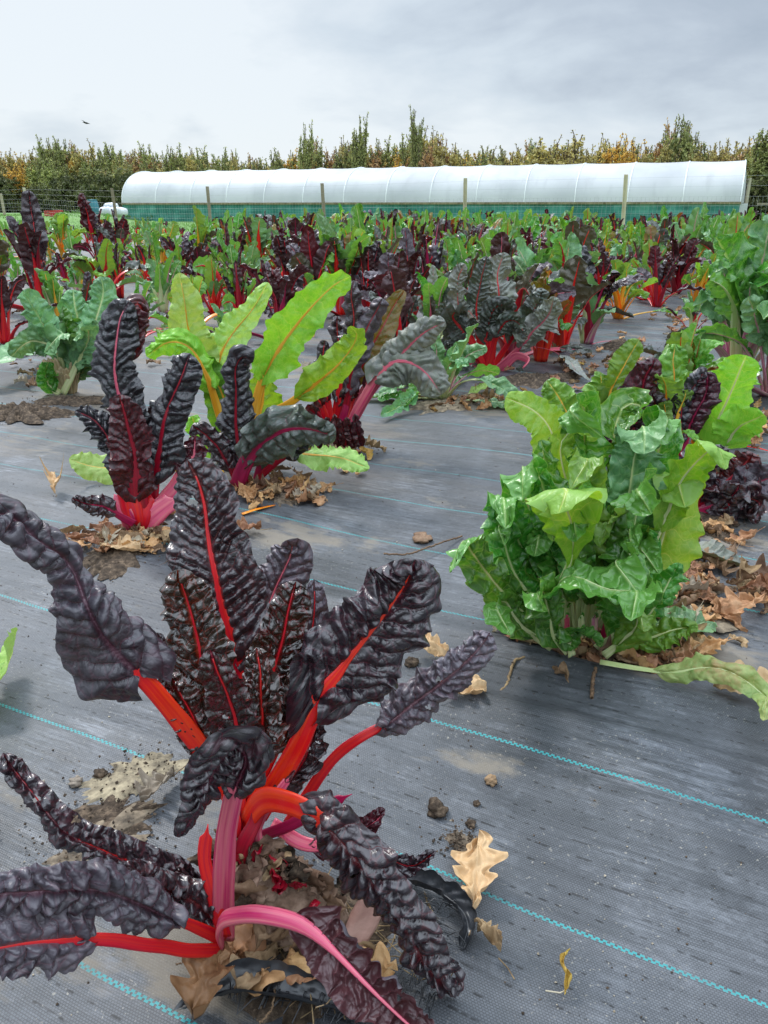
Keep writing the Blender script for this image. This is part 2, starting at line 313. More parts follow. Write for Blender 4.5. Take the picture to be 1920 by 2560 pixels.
def simplemat(name, stops, scale=8, detail=6, rough=.8, bump=.3, bd=.005, spec=.3, tr=0, coord='Object', dist=0, stretch=(1, 1, 1), rnd=True):
    m, t, o = newmat(name); Lk = t.links.new
    tcx = N(t, 'ShaderNodeTexCoord'); mp = N(t, 'ShaderNodeMapping'); mp.inputs['Scale'].default_value = stretch; Lk(tcx.outputs[coord], mp.inputs[0])
    oi = N(t, 'ShaderNodeObjectInfo')
    if rnd: Lk(math_(t, 'MULTIPLY', oi.outputs['Random'], 20), mp.inputs['Location'])
    n = N(t, 'ShaderNodeTexNoise', ins={'Scale': scale, 'Detail': detail, 'Roughness': .65, 'Distortion': dist}); Lk(mp.outputs[0], n.inputs[0])
    col = ramp(t, n.outputs[0], stops)
    if rnd:
        hs = N(t, 'ShaderNodeHueSaturation'); Lk(col, hs.inputs['Color']); Lk(math_(t, 'MULTIPLY_ADD', oi.outputs['Random'], .7, .6), hs.inputs['Value']); Lk(math_(t, 'MULTIPLY_ADD', oi.outputs['Random'], .03, .485), hs.inputs['Hue']); col = hs.outputs[0]
    bs = N(t, 'ShaderNodeBsdfPrincipled', ins={'Roughness': rough, 'Specular IOR Level': spec}); Lk(col, bs.inputs['Base Color'])
    bu = N(t, 'ShaderNodeBump', ins={'Strength': bump, 'Distance': bd}); Lk(n.outputs[0], bu.inputs['Height']); Lk(bu.outputs[0], bs.inputs['Normal'])
    if tr:
        ts = N(t, 'ShaderNodeBsdfTranslucent'); Lk(col, ts.inputs[0]); mx = N(t, 'ShaderNodeMixShader', ins={0: tr}); Lk(bs.outputs[0], mx.inputs[1]); Lk(ts.outputs[0], mx.inputs[2]); Lk(mx.outputs[0], o.inputs[0])
    else: Lk(bs.outputs[0], o.inputs[0])
    return m
M_soil = simplemat('dark_soil', [(.3, (.016, .011, .008)), (.5, (.065, .045, .030)), (.68, (.19, .135, .09))], scale=60, detail=9, rough=.9, bump=1, bd=.006, rnd=False)
M_mud = simplemat('dried_mud', [(.32, (.06, .048, .036)), (.5, (.19, .15, .105)), (.72, (.36, .29, .20))], scale=45, detail=9, rough=.95, bump=.7, bd=.003)
M_oak = simplemat('dead_oak_leaf', [(.3, (.30, .14, .06)), (.55, (.50, .27, .13)), (.75, (.64, .42, .24))], scale=30, detail=6, rough=.55, bump=.3, bd=.002, tr=.15)
M_oakl = simplemat('tan_oak_leaf', [(.3, (.50, .32, .16)), (.6, (.62, .42, .23)), (.8, (.68, .5, .3))], scale=40, rough=.5, bump=.3, bd=.001, tr=.12, rnd=False)
M_brown = simplemat('rotten_leaf', [(.3, (.13, .075, .042)), (.55, (.30, .19, .11)), (.75, (.50, .36, .23))], scale=26, rough=.7, bump=.5, bd=.003, tr=.08)
M_palel = simplemat('bleached_leaf', [(.3, (.26, .21, .15)), (.7, (.50, .43, .33))], scale=26, rough=.7, bump=.4, bd=.002, tr=.15)
M_yell = simplemat('yellow_leaf', [(.3, (.42, .24, .06)), (.7, (.60, .42, .10))], scale=26, rough=.5, bump=.3, bd=.002, tr=.2)
M_root = simplemat('woody_root', [(.32, (.05, .03, .02)), (.48, (.20, .125, .085)), (.68, (.42, .30, .22))], scale=26, detail=10, rough=.85, bump=.8, bd=.006, rnd=False)
M_root2 = simplemat('pink_brown_root', [(.3, (.26, .13, .10)), (.65, (.42, .25, .20))], scale=24, detail=6, rough=.6, bump=.4, bd=.002, rnd=False, stretch=(1, 1, 3))
M_twig = simplemat('dry_twig', [(.3, (.10, .06, .035)), (.7, (.30, .2, .11))], scale=60, rough=.85, bump=.5)
M_stone = simplemat('pebble', [(.3, (.22, .18, .13)), (.7, (.42, .36, .28))], scale=40, rough=.8)

# ------------------------------------------------------------------ the ground: grass sheet and woven membrane
AZ = R(64); NX, NY = math.cos(AZ), math.sin(AZ)          # normal of the row direction
def rowpt(n, a): return np.array([n * NX - a * NY, n * NY + a * NX, 0])
def mound(x, y):
    g = lambda v: np.clip(v, 0, 1) ** 2 * (3 - 2 * np.clip(v, 0, 1))
    return .45 * g((-x - 16) / 5) * g((y - 30) / 13)
def inbed(x, y, m=0.0):
    g = np.clip((x + 7) / 9, 0, 1); return x * .39 + y * .92 < 22 + 5.2 * g * g * (3 - 2 * g) - m
def make_grass():
    m, t, o = newmat('grass_ground'); Lk = t.links.new
    tcx = N(t, 'ShaderNodeTexCoord')
    n1 = N(t, 'ShaderNodeTexNoise', ins={'Scale': .35, 'Detail': 6}); n2 = N(t, 'ShaderNodeTexNoise', ins={'Scale': 14, 'Detail': 6})
    Lk(tcx.outputs['Object'], n1.inputs[0]); Lk(tcx.outputs['Object'], n2.inputs[0])
    c1 = mixc(t, ramp(t, n1.outputs[0], [(.35, 0), (.65, 1)]), (.085, .21, .025), (.13, .27, .045))
    c2 = mixc(t, ramp(t, n2.outputs[0], [(.4, 0), (.7, .6)]), c1, (.05, .12, .015))
    bs = N(t, 'ShaderNodeBsdfPrincipled', ins={'Roughness': .8}); Lk(c2, bs.inputs['Base Color'])
    bu = N(t, 'ShaderNodeBump', ins={'Strength': .8, 'Distance': .05}); Lk(n2.outputs[0], bu.inputs['Height']); Lk(bu.outputs[0], bs.inputs['Normal']); Lk(bs.outputs[0], o.inputs[0])
    xs = np.r_[-900, -300, np.linspace(-60, 60, 81), 300, 900]; ys = np.r_[-300, -40, np.linspace(-5, 110, 78), 300, 1200]
    X, Y = np.meshgrid(xs, ys, indexing='ij')
    Z = -.09 + mound(X, Y) + .03 * fbm(X * .2, Y * .2, 3)
    V = np.stack([X, Y, Z], -1).reshape(-1, 3); F = gridF(len(xs), len(ys))[:, ::-1]
    tag(mesh('grass', V, F, m), 'green mown grass stretching beyond the beds to the hedge', kind='structure')
    # short blades that break up the near edge of the lawn
    n = 26000; a = RNG.uniform(-26, 26, n); yy = RNG.uniform(27, 58, n); 
    keep = ~inbed(a, yy, -.2); a, yy = a[keep], yy[keep]; n = len(a)
    h = RNG.uniform(.04, .10, n) ; an = RNG.uniform(0, 6.28, n); z = -.09 + mound(a, yy) - .01
    bx = np.cos(an) * .022; by = np.sin(an) * .022; lx = RNG.normal(0, .025, n); ly = RNG.normal(0, .025, n)
    V = np.stack([np.stack([a - bx, yy - by, z], 1), np.stack([a + bx, yy + by, z], 1), np.stack([a + lx, yy + ly, z + h], 1)], 1).reshape(-1, 3)
    F = np.arange(3 * n).reshape(-1, 3)
    g = simplemat('grass_blade', [(.3, (.07, .18, .02)), (.7, (.16, .32, .05))], scale=1.5, rough=.6, tr=.2, rnd=False)
    tag(mesh('grass_blades', V, F, g, smooth=False), 'short grass blades on the lawn between the beds and the polytunnel', kind='stuff')
make_grass()
LN = [.455, .785, 1.10, 1.51, 1.83, 2.15, 2.46, 2.77, 3.08]
HOLES = []      # (x, y, r) planting holes in the membrane
def make_membrane():
    m, t, o = newmat('woven_membrane'); Lk = t.links.new
    u = N(t, 'ShaderNodeUVMap', uv_map='line'); sx = N(t, 'ShaderNodeSeparateXYZ'); Lk(u.outputs[0], sx.inputs[0])
    al, ln = sx.outputs[0], sx.outputs[1]                 # metres along the row, line number across
    tcx = N(t, 'ShaderNodeTexCoord'); ob = tcx.outputs['Object']
    mp = N(t, 'ShaderNodeMapping'); mp.inputs['Rotation'].default_value = (0, 0, -(R(90) + AZ)); Lk(ob, mp.inputs[0])   # x runs along the rows
    st = N(t, 'ShaderNodeMapping'); st.inputs['Scale'].default_value = (1.2, 26, 1); Lk(mp.outputs[0], st.inputs[0])
    ns = N(t, 'ShaderNodeTexNoise', ins={'Scale': 1.6, 'Detail': 8, 'Roughness': .7}); Lk(st.outputs[0], ns.inputs[0])
    nb = N(t, 'ShaderNodeTexNoise', ins={'Scale': 1.7, 'Detail': 7, 'Roughness': .6}); Lk(ob, nb.inputs[0])
    col = mixc(t, ramp(t, ns.outputs[0], [(.35, 0), (.65, 1)]), (.020, .023, .028), (.073, .079, .090))
    # grey weathering bloom in patches
    col = mixc(t, ramp(t, nb.outputs[0], [(.36, 0), (.60, .75)]), col, (.14, .149, .165))
    # weave
    wv = N(t, 'ShaderNodeTexBrick', offset=.5, ins={'Scale': 1, 'Mortar Size': .0007, 'Mortar Smooth': .5, 'Brick Width': .0042, 'Row Height': .0034, 'Color1': (1, 1, 1, 1), 'Color2': (.72, .72, .72, 1), 'Mortar': (.15, .15, .15, 1)})
    Lk(mp.outputs[0], wv.inputs['Vector'])
    col = mixc(t, .62, col, wv.outputs['Color'], 'MULTIPLY')
    # rows of dark gaps
    gp = N(t, 'ShaderNodeMapping'); gp.inputs['Scale'].default_value = (70, 62, 1); Lk(mp.outputs[0], gp.inputs[0])
    ng = N(t, 'ShaderNodeTexNoise', ins={'Scale': 1, 'Detail': 2}); Lk(gp.outputs[0], ng.inputs[0])
    gs = N(t, 'ShaderNodeSeparateXYZ'); Lk(mp.outputs[0], gs.inputs[0])
    rw = math_(t, 'PINGPONG', math_(t, 'MULTIPLY', gs.outputs[1], 33), .5)
    gap = math_(t, 'MULTIPLY', ramp(t, rw, [(.03, 1), (.09, 0)]), ramp(t, ng.outputs[0], [(.52, 0), (.58, .85)]))
    col = mixc(t, gap, col, (.006, .006, .007))
    # pale scuffs and lime dust
    nw = N(t, 'ShaderNodeTexNoise', ins={'Scale': 3.1, 'Detail': 12, 'Roughness': .78}); Lk(ob, nw.inputs[0])
    s2 = N(t, 'ShaderNodeMapping'); s2.inputs['Scale'].default_value = (5, 60, 1); Lk(mp.outputs[0], s2.inputs[0])
    nw2 = N(t, 'ShaderNodeTexNoise', ins={'Scale': 1.5, 'Detail': 10, 'Roughness': .8}); Lk(s2.outputs[0], nw2.inputs[0])
    scf = math_(t, 'MULTIPLY', ramp(t, nw.outputs[0], [(.48, 0), (.68, 1)]), ramp(t, nw2.outputs[0], [(.45, 0), (.66, .8)]))
    col = mixc(t, scf, col, (.34, .36, .40))
    nsp = N(t, 'ShaderNodeTexNoise', ins={'Scale': 190, 'Detail': 2}); Lk(ob, nsp.inputs[0])
    nsm = N(t, 'ShaderNodeTexNoise', ins={'Scale': 5, 'Detail': 4}); Lk(ob, nsm.inputs[0])
    col = mixc(t, math_(t, 'MULTIPLY', ramp(t, nsp.outputs[0], [(.66, 0), (.71, .75)]), ramp(t, nsm.outputs[0], [(.4, 0), (.6, 1)])), col, (.30, .28, .24))
    # dried mud films
    nm = N(t, 'ShaderNodeTexNoise', ins={'Scale': 1.35, 'Detail': 13, 'Roughness': .66}); nm.inputs['Vector'].default_value = (0, 0, 0)
    mm = N(t, 'ShaderNodeMapping'); mm.inputs['Location'].default_value = (4.2, 8.1, 0); mm.inputs['Scale'].default_value = (1, 1.9, 1); Lk(mp.outputs[0], mm.inputs[0]); Lk(mm.outputs[0], nm.inputs[0])
    mud = ramp(t, nm.outputs[0], [(.585, 0), (.64, .7)])
    col = mixc(t, mud, col, (.22, .185, .14))
    nm3 = N(t, 'ShaderNodeTexNoise', ins={'Scale': .9, 'Detail': 14, 'Roughness': .72}); m3 = N(t, 'ShaderNodeMapping'); m3.inputs['Location'].default_value = (1.2, 3.1, 0); m3.inputs['Scale'].default_value = (1, 2.6, 1); Lk(mp.outputs[0], m3.inputs[0]); Lk(m3.outputs[0], nm3.inputs[0])
    so = N(t, 'ShaderNodeSeparateXYZ'); Lk(ob, so.inputs[0]); fy = N(t, 'ShaderNodeMapRange', ins={1: 2.3, 2: 3.6, 3: 0, 4: 1}); Lk(so.outputs[1], fy.inputs[0])
    col = mixc(t, math_(t, 'MULTIPLY', ramp(t, nm3.outputs[0], [(.52, 0), (.62, .85)]), fy.outputs[0]), col, (.17, .135, .10))
    ltc = N(t, 'ShaderNodeTexNoise', ins={'Scale': 8, 'Detail': 3}); Lk(ob, ltc.inputs[0])
    # teal tracer line: two offset rows of dashes
    dl = math_(t, 'SUBTRACT', ln, math_(t, 'ROUND', ln))   # -.5..+.5 (one unit = .32 m)
    dl = math_(t, 'MULTIPLY', dl, .32)
    w = .0033
    up = math_(t, 'MULTIPLY', math_(t, 'GREATER_THAN', dl, 0), math_(t, 'LESS_THAN', dl, w))
    lo = math_(t, 'MULTIPLY', math_(t, 'LESS_THAN', dl, 0), math_(t, 'GREATER_THAN', dl, -w))
    ph = math_(t, 'FRACT', math_(t, 'MULTIPLY', al, 105))
    d1 = math_(t, 'LESS_THAN', ph, .62); d2 = math_(t, 'LESS_THAN', math_(t, 'FRACT', math_(t, 'ADD', ph, .5)), .62)
    lm = math_(t, 'ADD', math_(t, 'MULTIPLY', up, d1), math_(t, 'MULTIPLY', lo, d2))
    lm = math_(t, 'MULTIPLY', lm, math_(t, 'SUBTRACT', 1.0, math_(t, 'MULTIPLY', mud, .75)))
    lm = math_(t, 'MULTIPLY', lm, ramp(t, ltc.outputs[0], [(.25, .5), (.45, .95)]))
    col = mixc(t, lm, col, (.035, .27, .28))
    bs = N(t, 'ShaderNodeBsdfPrincipled', ins={'Specular IOR Level': .5}); Lk(col, bs.inputs['Base Color'])
    rg = math_(t, 'MULTIPLY_ADD', ns.outputs[0], .3, math_(t, 'MULTIPLY_ADD', nb.outputs[0], .5, .06)); Lk(math_(t, 'ADD', rg, math_(t, 'MULTIPLY', mud, .4)), bs.inputs['Roughness'])
    h = math_(t, 'ADD', math_(t, 'MULTIPLY', ns.outputs[0], 4.0), math_(t, 'ADD', wv.outputs['Color'], math_(t, 'MULTIPLY', mud, 1.2)))
    bu = N(t, 'ShaderNodeBump', ins={'Strength': .45, 'Distance': .0016}); Lk(h, bu.inputs['Height']); Lk(bu.outputs[0], bs.inputs['Normal']); Lk(bs.outputs[0], o.inputs[0])
    ys = np.r_[-3, -1.2, -.3, .1, .35 * (31 / .35) ** np.linspace(0, 1, 420), 34]; ks = np.linspace(-1, 1, 361)
    ks = np.sign(ks) * np.abs(ks) ** 1.35
    Yg, K = np.meshgrid(ys, ks, indexing='ij'); X = K * (np.abs(Yg) * .95 + 2.6); Y = Yg
    n = X * NX + Y * NY; a = -X * NY + Y * NX
    Z = .022 * fbm(X * 1.6, Y * 1.6, 11, 3) + .009 * fbm(a * 1.5, n * 13, 21, 3)
    Z += .012 * np.clip(fbm(a * .9 + 3, n * 5, 31, 2), 0, 1)
    # long soft pulls that run down from the planting holes
    g = G(1440, 1620)
    dn = n - (g[0] * NX + g[1] * NY); da = a - (-g[0] * NY + g[1] * NX)
    Z += .020 * np.exp(-((dn + .10 - .10 * da) / .035) ** 2) * np.exp(-(da / .55) ** 2)
    Z += .014 * np.exp(-((dn + .30) / .05) ** 2) * np.exp(-((da + .25) / .4) ** 2) * (1 + .5 * np.sin(n * 90))
    for (hx, hy, hr) in HOLES:
        d = np.hypot(X - hx, (Y - hy)); Z += .012 * np.exp(-((d - hr) / (.5 * hr)) ** 2) - .03 * np.exp(-(d / hr) ** 4)
    Z = Z * np.clip(1.6 - Y / 12, .5, 1) + .005
    lnv = np.interp(n + .012 * fbm(a * .8, n * .7, 5, 3), [-10] + LN + [30], [(-10 - .455) / .33] + list(range(9)) + [8 + (30 - 3.08) / .313])
    V = np.stack([X, Y, Z], -1).reshape(-1, 3); F = gridF(*X.shape)[:, ::-1]
    cen = V[F].mean(1); keep = inbed(cen[:, 0], cen[:, 1])
    for (hx, hy, hr) in HOLES:
        an = np.arctan2(cen[:, 1] - hy, cen[:, 0] - hx); d = np.hypot(cen[:, 0] - hx, cen[:, 1] - hy)
        keep &= d > hr * .62 * (1 + .25 * np.sin(3 * an + hx * 5) + .18 * np.sin(7 * an + hy * 9))
    tag(mesh('membrane_ground', V, F[keep], m, uvs={'line': np.stack([a, lnv], -1).reshape(-1, 2)}), 'black woven weed membrane with teal tracer lines over the beds', kind='structure')
    xs = np.linspace(-45, 45, 91); yy = np.linspace(-6, 46, 53); X2, Y2 = np.meshgrid(xs, yy, indexing='ij'); V2 = np.stack([X2, Y2, 0 * X2 - .05], -1).reshape(-1, 3); F2 = gridF(91, 53)[:, ::-1]; c2 = V2[F2].mean(1)
    tag(mesh('soil', V2, F2[inbed(c2[:, 0], c2[:, 1], .6)], M_soil), 'dark soil under the membrane', kind='structure')

# ------------------------------------------------------------------ chard
SEED = [0]
def leaf(parent, pts, wid, s0, lm, sm, hint=(0, -1, .35), w0=.014, w1=.008, prof='ovate', res=(70, 13), n=60, stalk=True, name='leaf', nrs=30, **k):
    """one leaf: blade mesh (part) with its stalk and midrib (sub-part); pts are points in the parent's frame"""
    SEED[0] += 1; sd_ = k.pop('seed', SEED[0]); tw = k.get('twist', (0, 0)); th = k.pop('th', .42); mid_ = k.pop('mid', .38)
    C, L = spline(pts, n); C = wiggle(C, L, sd_)
    V, F, u1, u2 = blade_data(C, L, s0, wid, hint, prof=prof, seed=sd_, res=res, **k)
    o = mesh(name, V, F, LM[lm], parent, uvs={'q': u1, 'm': u2})
    if stalk:
        V, F, uv = stalk_data(C, L, s0, w0, w1, hint, tw, nr=nrs, seed=sd_, th=th, mid=mid_)
        mesh('stalk', V, F, SM[sm], o, uvs={'m': uv})
    return o
def hero(base, loc):
    pass
def pl(root, pts, *a, **k):
    """leaf laid through points given as (photo x, photo y, forward distance)"""
    b = np.array(root.location); q = [P(*p) - b for p in pts]
    Ym = sum(p[2] for p in pts) / len(pts); sc = Ym * 1.03 / FPX
    for kk in ('w0', 'w1'):
        if kk in k: k[kk] *= sc
    return leaf(root, q, a[0] * sc, *a[1:], **k)

# kinds: blade materials, stalk materials, blister, ruffle, curl, width ratio, profile, lean
KIND = {
 'dark red':   dict(l=['dark', 'dark', 'darkr', 'dusk'], s=['red', 'red', 'wine'], bl=.0065, ruf=.17, curl=.75, w=.16, prof='ovate', adj='dark purple', st='red'),
 'dark mag':   dict(l=['dark', 'darkr', 'dusk'], s=['mag', 'wine'], bl=.0065, ruf=.18, curl=.8, w=.16, prof='strap', adj='dark purple', st='magenta'),
 'black':      dict(l=['blue', 'dark'], s=['wine', 'mag'], bl=.0075, ruf=.18, curl=1.2, w=.14, prof='strap', adj='nearly black', st='magenta'),
 'green':      dict(l=['green', 'green', 'mid', 'bgreen'], s=['white'], bl=.008, ruf=.2, curl=.35, w=.21, prof='ovate', reg=.45, frill=.05, adj='glossy green', st='white'),
 'crinkle':    dict(l=['bgreen', 'bgreen', 'green'], s=['white', 'lilac'], bl=.007, ruf=.17, curl=.45, w=.20, prof='ovate', reg=.45, frill=.05, adj='crinkled green', st='pale'),
 'green red':  dict(l=['bgreen', 'green', 'gdark', 'mid'], s=['red', 'orange'], bl=.008, ruf=.17, curl=.5, w=.19, prof='ovate', reg=.45, frill=.05, adj='green', st='red'),
 'grey red':   dict(l=['gdark', 'grey', 'gdark', 'dusk'], s=['red', 'pink'], bl=.009, ruf=.16, curl=.7, w=.17, prof='ovate', reg=.45, frill=.05, adj='dull grey green', st='red'),
 'yellow':     dict(l=['mid', 'lime', 'green', 'mid'], s=['gold', 'yellow'], bl=.006, ruf=.15, curl=.4, w=.19, prof='spoon', adj='yellow green', st='orange'),
 'lime':       dict(l=['lime', 'lime', 'mid'], s=['yellow', 'white'], bl=.003, ruf=.12, curl=.3, w=.2, prof='tri', adj='light green', st='yellow'),
 'olive':      dict(l=['olive', 'olive', 'gdark'], s=['orange', 'red'], bl=.004, ruf=.14, curl=.4, w=.18, prof='ovate', adj='olive', st='orange red'),
 'pinkwhite':  dict(l=['green', 'bgreen', 'bgreen'], s=['lilac', 'lilac', 'white'], bl=.010, ruf=.18, curl=.35, w=.22, prof='ovate', reg=.45, frill=.05, adj='large glossy green', st='pink and white'),
}
def leaf_points(rg, h, lean, az, droop, r0):
    L = h * rg.uniform(.85, 1.12); d = np.array([math.cos(az), math.sin(az), 0]); pts = []
    side = np.array([-d[1], d[0], 0]) * rg.normal(0, .10) * L
    for t in (0, .18, .4, .62, .82, 1.0):
        r = r0 + L * (math.sin(lean) * t * (.55 + .45 * t) + droop * .30 * t ** 3.2)
        z = L * (math.cos(lean) * t - droop * .42 * t ** 3.6) ; pts.append(d * r + side * t * t + np.array([0, 0, max(z, .008 + .02 * t)]))
    return pts, d
def plant_leaves(kind, h, seed, n, spread=1.0):
    K = KIND[kind]; rg = np.random.default_rng(seed); out = []
    for i in range(n):
        f = (i + .5) / n; az = i * 2.39996 + rg.uniform(-.4, .4) + seed
        lean = (R(5) + R(38) * f ** 1.4) * spread * rg.uniform(.7, 1.25); dr = max(0, rg.normal(.15 + .75 * f, .3)) * spread
        if i == n - 1 and n > 6: lean = R(70); dr = .5
        hh = h * rg.uniform(.7, 1.0) * (1.05 - .25 * f)
        pts, d = leaf_points(rg, hh, lean, az, dr, .012 + .02 * f)
        out.append(dict(pts=pts, wid=K['w'] * hh * rg.uniform(.7, 1.15) * .5 * 1.5, s0=rg.uniform(.34, .50) if K.get('reg') and K['st'] in ('white', 'pale') else rg.uniform(.42, .66), lm=K['l'][rg.integers(len(K['l']))], sm=K['s'][rg.integers(len(K['s']))],
                        hint=tuple(-d * 1.0 + np.array([0, 0, .55])), fold=rg.uniform(.05, .5), curl=K['curl'] * rg.uniform(.3, 1.5) * rg.choice([1, 1, -1]), ruf=K['ruf'] * rg.uniform(.7, 1.4),
                        rn=rg.uniform(2.5, 5), bl=K['bl'] * 1.15 * h / .45, sp=.026 * h / .45, reg=K.get('reg', .75), frill=K.get('frill', .02), twist=(rg.normal(0, .2), rg.normal(0, .7)), seed=int(seed * 31 + i), crump=rg.uniform(.4, 1.4), prof=K['prof']))
    return out
def build_plant(name, loc, label, kind, h, seed, n=10, spread=1.0, res=(46, 9), group=None, mixk=None):
    root = empty(name, loc, label, 'plant', group)
    LV = plant_leaves(kind, h, seed, n, spread)
    if mixk: LV = LV[:n // 2] + plant_leaves(mixk, h * .9, seed + 5, n - n // 2, spread)
    for d in LV:
        d = dict(d); pts = d.pop('pts'); leaf(root, pts, d.pop('wid'), d.pop('s0'), d.pop('lm'), d.pop('sm'), w0=.019 * h / .45, w1=.011 * h / .45, res=res, n=40, nrs=16, **d)
    return root
def merged(kind, h, seed, n, res, spread=1.0, mixk=None):
    """foliage and stalks of one plant as arrays, for plants too far off to show single leaves"""
    LV = plant_leaves(kind, h, seed, n, spread)
    if mixk: LV = LV[:n // 2] + plant_leaves(mixk, h * .9, seed + 5, n - n // 2, spread)
    A = dict(V=[], F=[], q=[], m=[], fm=[]); B = dict(V=[], F=[], m=[], fm=[]); na = nb = 0; lms = []; sms = []
    for d in LV:
        d = dict(d); C, L = spline(d.pop('pts'), 26); lm = d.pop('lm'); sm = d.pop('sm'); wid = d.pop('wid'); s0 = d.pop('s0'); hint = d.pop('hint')
        V, F, u1, u2 = blade_data(C, L, s0, wid, hint, res=res, **d)
        if lm not in lms: lms.append(lm)
        A['V'].append(V); A['F'].append(F + na); A['q'].append(u1); A['m'].append(u2); A['fm'] += [lms.index(lm)] * len(F); na += len(V)
        V, F, uv = stalk_data(C, L, s0, .027 * h / .45, .018 * h / .45, hint, d['twist'], nr=8, na=6, seed=1)
        if sm not in sms: sms.append(sm)
        B['V'].append(V); B['F'] += [[q + nb for q in f] for f in F]; B['m'].append(uv); B['fm'] += [sms.index(sm)] * len(F); nb += len(V)
    return A, B, lms, sms

# ---- foreground plant: red and pink stalks, dark leaves
def foreground():
    b = G(640, 2330); r = empty('chard_plant', b, 'large dark purple chard with scarlet and pink stalks, nearest the camera', 'plant')
    hk = dict(res=(170, 24), n=90, nrs=44, frill=.10)
    rh = np.random.default_rng(6)
    def f(*a, **k):
        if 'sp' in k: k['sp'] *= .82
        if 'hole' not in k and rh.random() < .5: k['hole'] = [(rh.uniform(.3, .9), rh.uniform(-.6, .6), rh.uniform(.0015, .004)) for _ in range(rh.integers(1, 4))]
        return pl(r, *a, **{**hk, **k})
    # tall centre leaf with the hole near its tip
    f([(600, 2020, .80), (602, 1880, .83), (590, 1690, .87), (566, 1520, .91), (527, 1340, .945), (498, 1215, .965), (470, 1150, .97)], 120, .40, 'dark', 'red', w0=26, w1=30, fold=.12, curl=-.35, ruf=.07, rn=4, bl=.0062, sp=.019, k=.62, hint=(-.1, -1, .45), hole=[(.80, -.22, .006)], seed=11, prof='ovate')
    f([(590, 2010, .79), (560, 1880, .80), (520, 1720, .81), (480, 1570, .825), (452, 1480, .835), (440, 1425, .84)], 96, .44, 'darkg', 'red', w0=16, w1=15, fold=.1, curl=-.4, ruf=.09, rn=4, bl=.0068, sp=.021, seed=12, hint=(-.15, -1, .4))
    f([(612, 2010, .80), (645, 1830, .815), (680, 1690, .83), (712, 1560, .845), (735, 1450, .855)], 80, .42, 'darkg', 'red', w0=15, w1=12, fold=.15, curl=-.3, ruf=.14, rn=5, bl=.006, sp=.018, seed=13, hint=(.1, -1, .3))
    f([(600, 2010, .77), (605, 1880, .765), (585, 1770, .755), (545, 1670, .745), (520, 1620, .742)], 72, .40, 'darkg', 'red', w0=16, w1=12, fold=-.1, curl=.5, ruf=.15, rn=4, bl=.0035, sp=.02, seed=14, hint=(.1, -1, -.2))
    f([(615, 2010, .77), (640, 1900, .768), (655, 1800, .768), (650, 1700, .775), (640, 1620, .79)], 64, .34, 'darkg', 'red', w0=15, w1=10, fold=-.1, curl=.45, ruf=.2, rn=5, bl=.006, sp=.016, seed=15)
    f([(595, 2010, .78), (540, 1900, .775), (490, 1810, .77), (455, 1740, .775), (425, 1680, .785)], 64, .34, 'darkg', 'red', w0=15, w1=11, fold=-.15, curl=.6, ruf=.16, rn=4, bl=.006, sp=.018, seed=16)
    f([(625, 2010, .79), (690, 1880, .80), (730, 1780, .81), (750, 1700, .82), (770, 1620, .83)], 58, .40, 'darkg', 'red', w0=14, w1=10, fold=-.1, curl=.5, ruf=.22, rn=5, bl=.0055, sp=.016, seed=17)
    # broad right-hand leaf
    f([(640, 2040, .775), (725, 1900, .79), (800, 1755, .81), (865, 1660, .83), (945, 1560, .85), (1010, 1470, .865), (1040, 1400, .86)], 150, .46, 'dark', 'orange', w0=34, w1=26, fold=.05, curl=-.45, ruf=.14, rn=3, bl=.0085, sp=.025, k=.75, seed=18, crump=1.3, lobe=.8, hint=(.25, -1, .25), twist=(-.1, .15), asym=.1)
    # long left-hand leaf that rolls over at its end
    f([(600, 2030, .775), (505, 1875, .765), (400, 1735, .755), (295, 1615, .75), (228, 1520, .735), (170, 1405, .745), (95, 1345, .72), (20, 1285, .715), (-50, 1300, .68)], 140, .46, 'dusk', 'orange', w0=38, w1=26, fold=.0, curl=-.8, ruf=.14, rn=3.5, bl=.0075, sp=.026, k=.7, seed=19, mid=-1.6, hint=(-.25, -1, .5), twist=(-.1, 1.25), prof='flare', crump=1.3, lobe=.6)
    # slender right stalk with a rolled leaf
    f([(720, 2060, .83), (770, 1985, .84), (835, 1890, .85), (905, 1835, .86), (985, 1795, .875), (1060, 1730, .89), (1145, 1660, .90), (1225, 1580, .91)], 70, .50, 'dusk', 'red', w0=17, w1=14, fold=.1, curl=-1.0, ruf=.14, rn=6, bl=.007, sp=.017, seed=20, mid=-1.5, hint=(.2, -1, .8), prof='strap')
    # vertical magenta stalk whose leaf folds over in front
    f([(562, 2350, .70), (560, 2220, .685), (575, 2080, .675), (615, 1960, .672), (640, 1885, .668), (600, 1855, .655), (550, 1915, .645), (505, 2010, .64), (450, 2110, .635)], 84, .55, 'dark', 'pink', w0=36, w1=30, fold=-.1, curl=-.6, ruf=.08, rn=4, bl=.0065, sp=.019, seed=21, mid=-1.2, hint=(.1, -1, .1), th=.4)
    # thick orange stalk leaning right and its long drooping leaf
    f([(610, 2060, .76), (660, 2000, .745), (740, 2015, .72), (815, 2070, .70), (880, 2140, .68), (950, 2230, .665), (1010, 2320, .655), (1070, 2410, .65), (1150, 2480, .65)], 112, .30, 'dark', 'orange', w0=30, w1=42, fold=.0, curl=-1.0, ruf=.16, rn=4, bl=.0095, sp=.024, k=.6, seed=22, mid=-.5, hint=(.3, -.6, 1), th=.45)
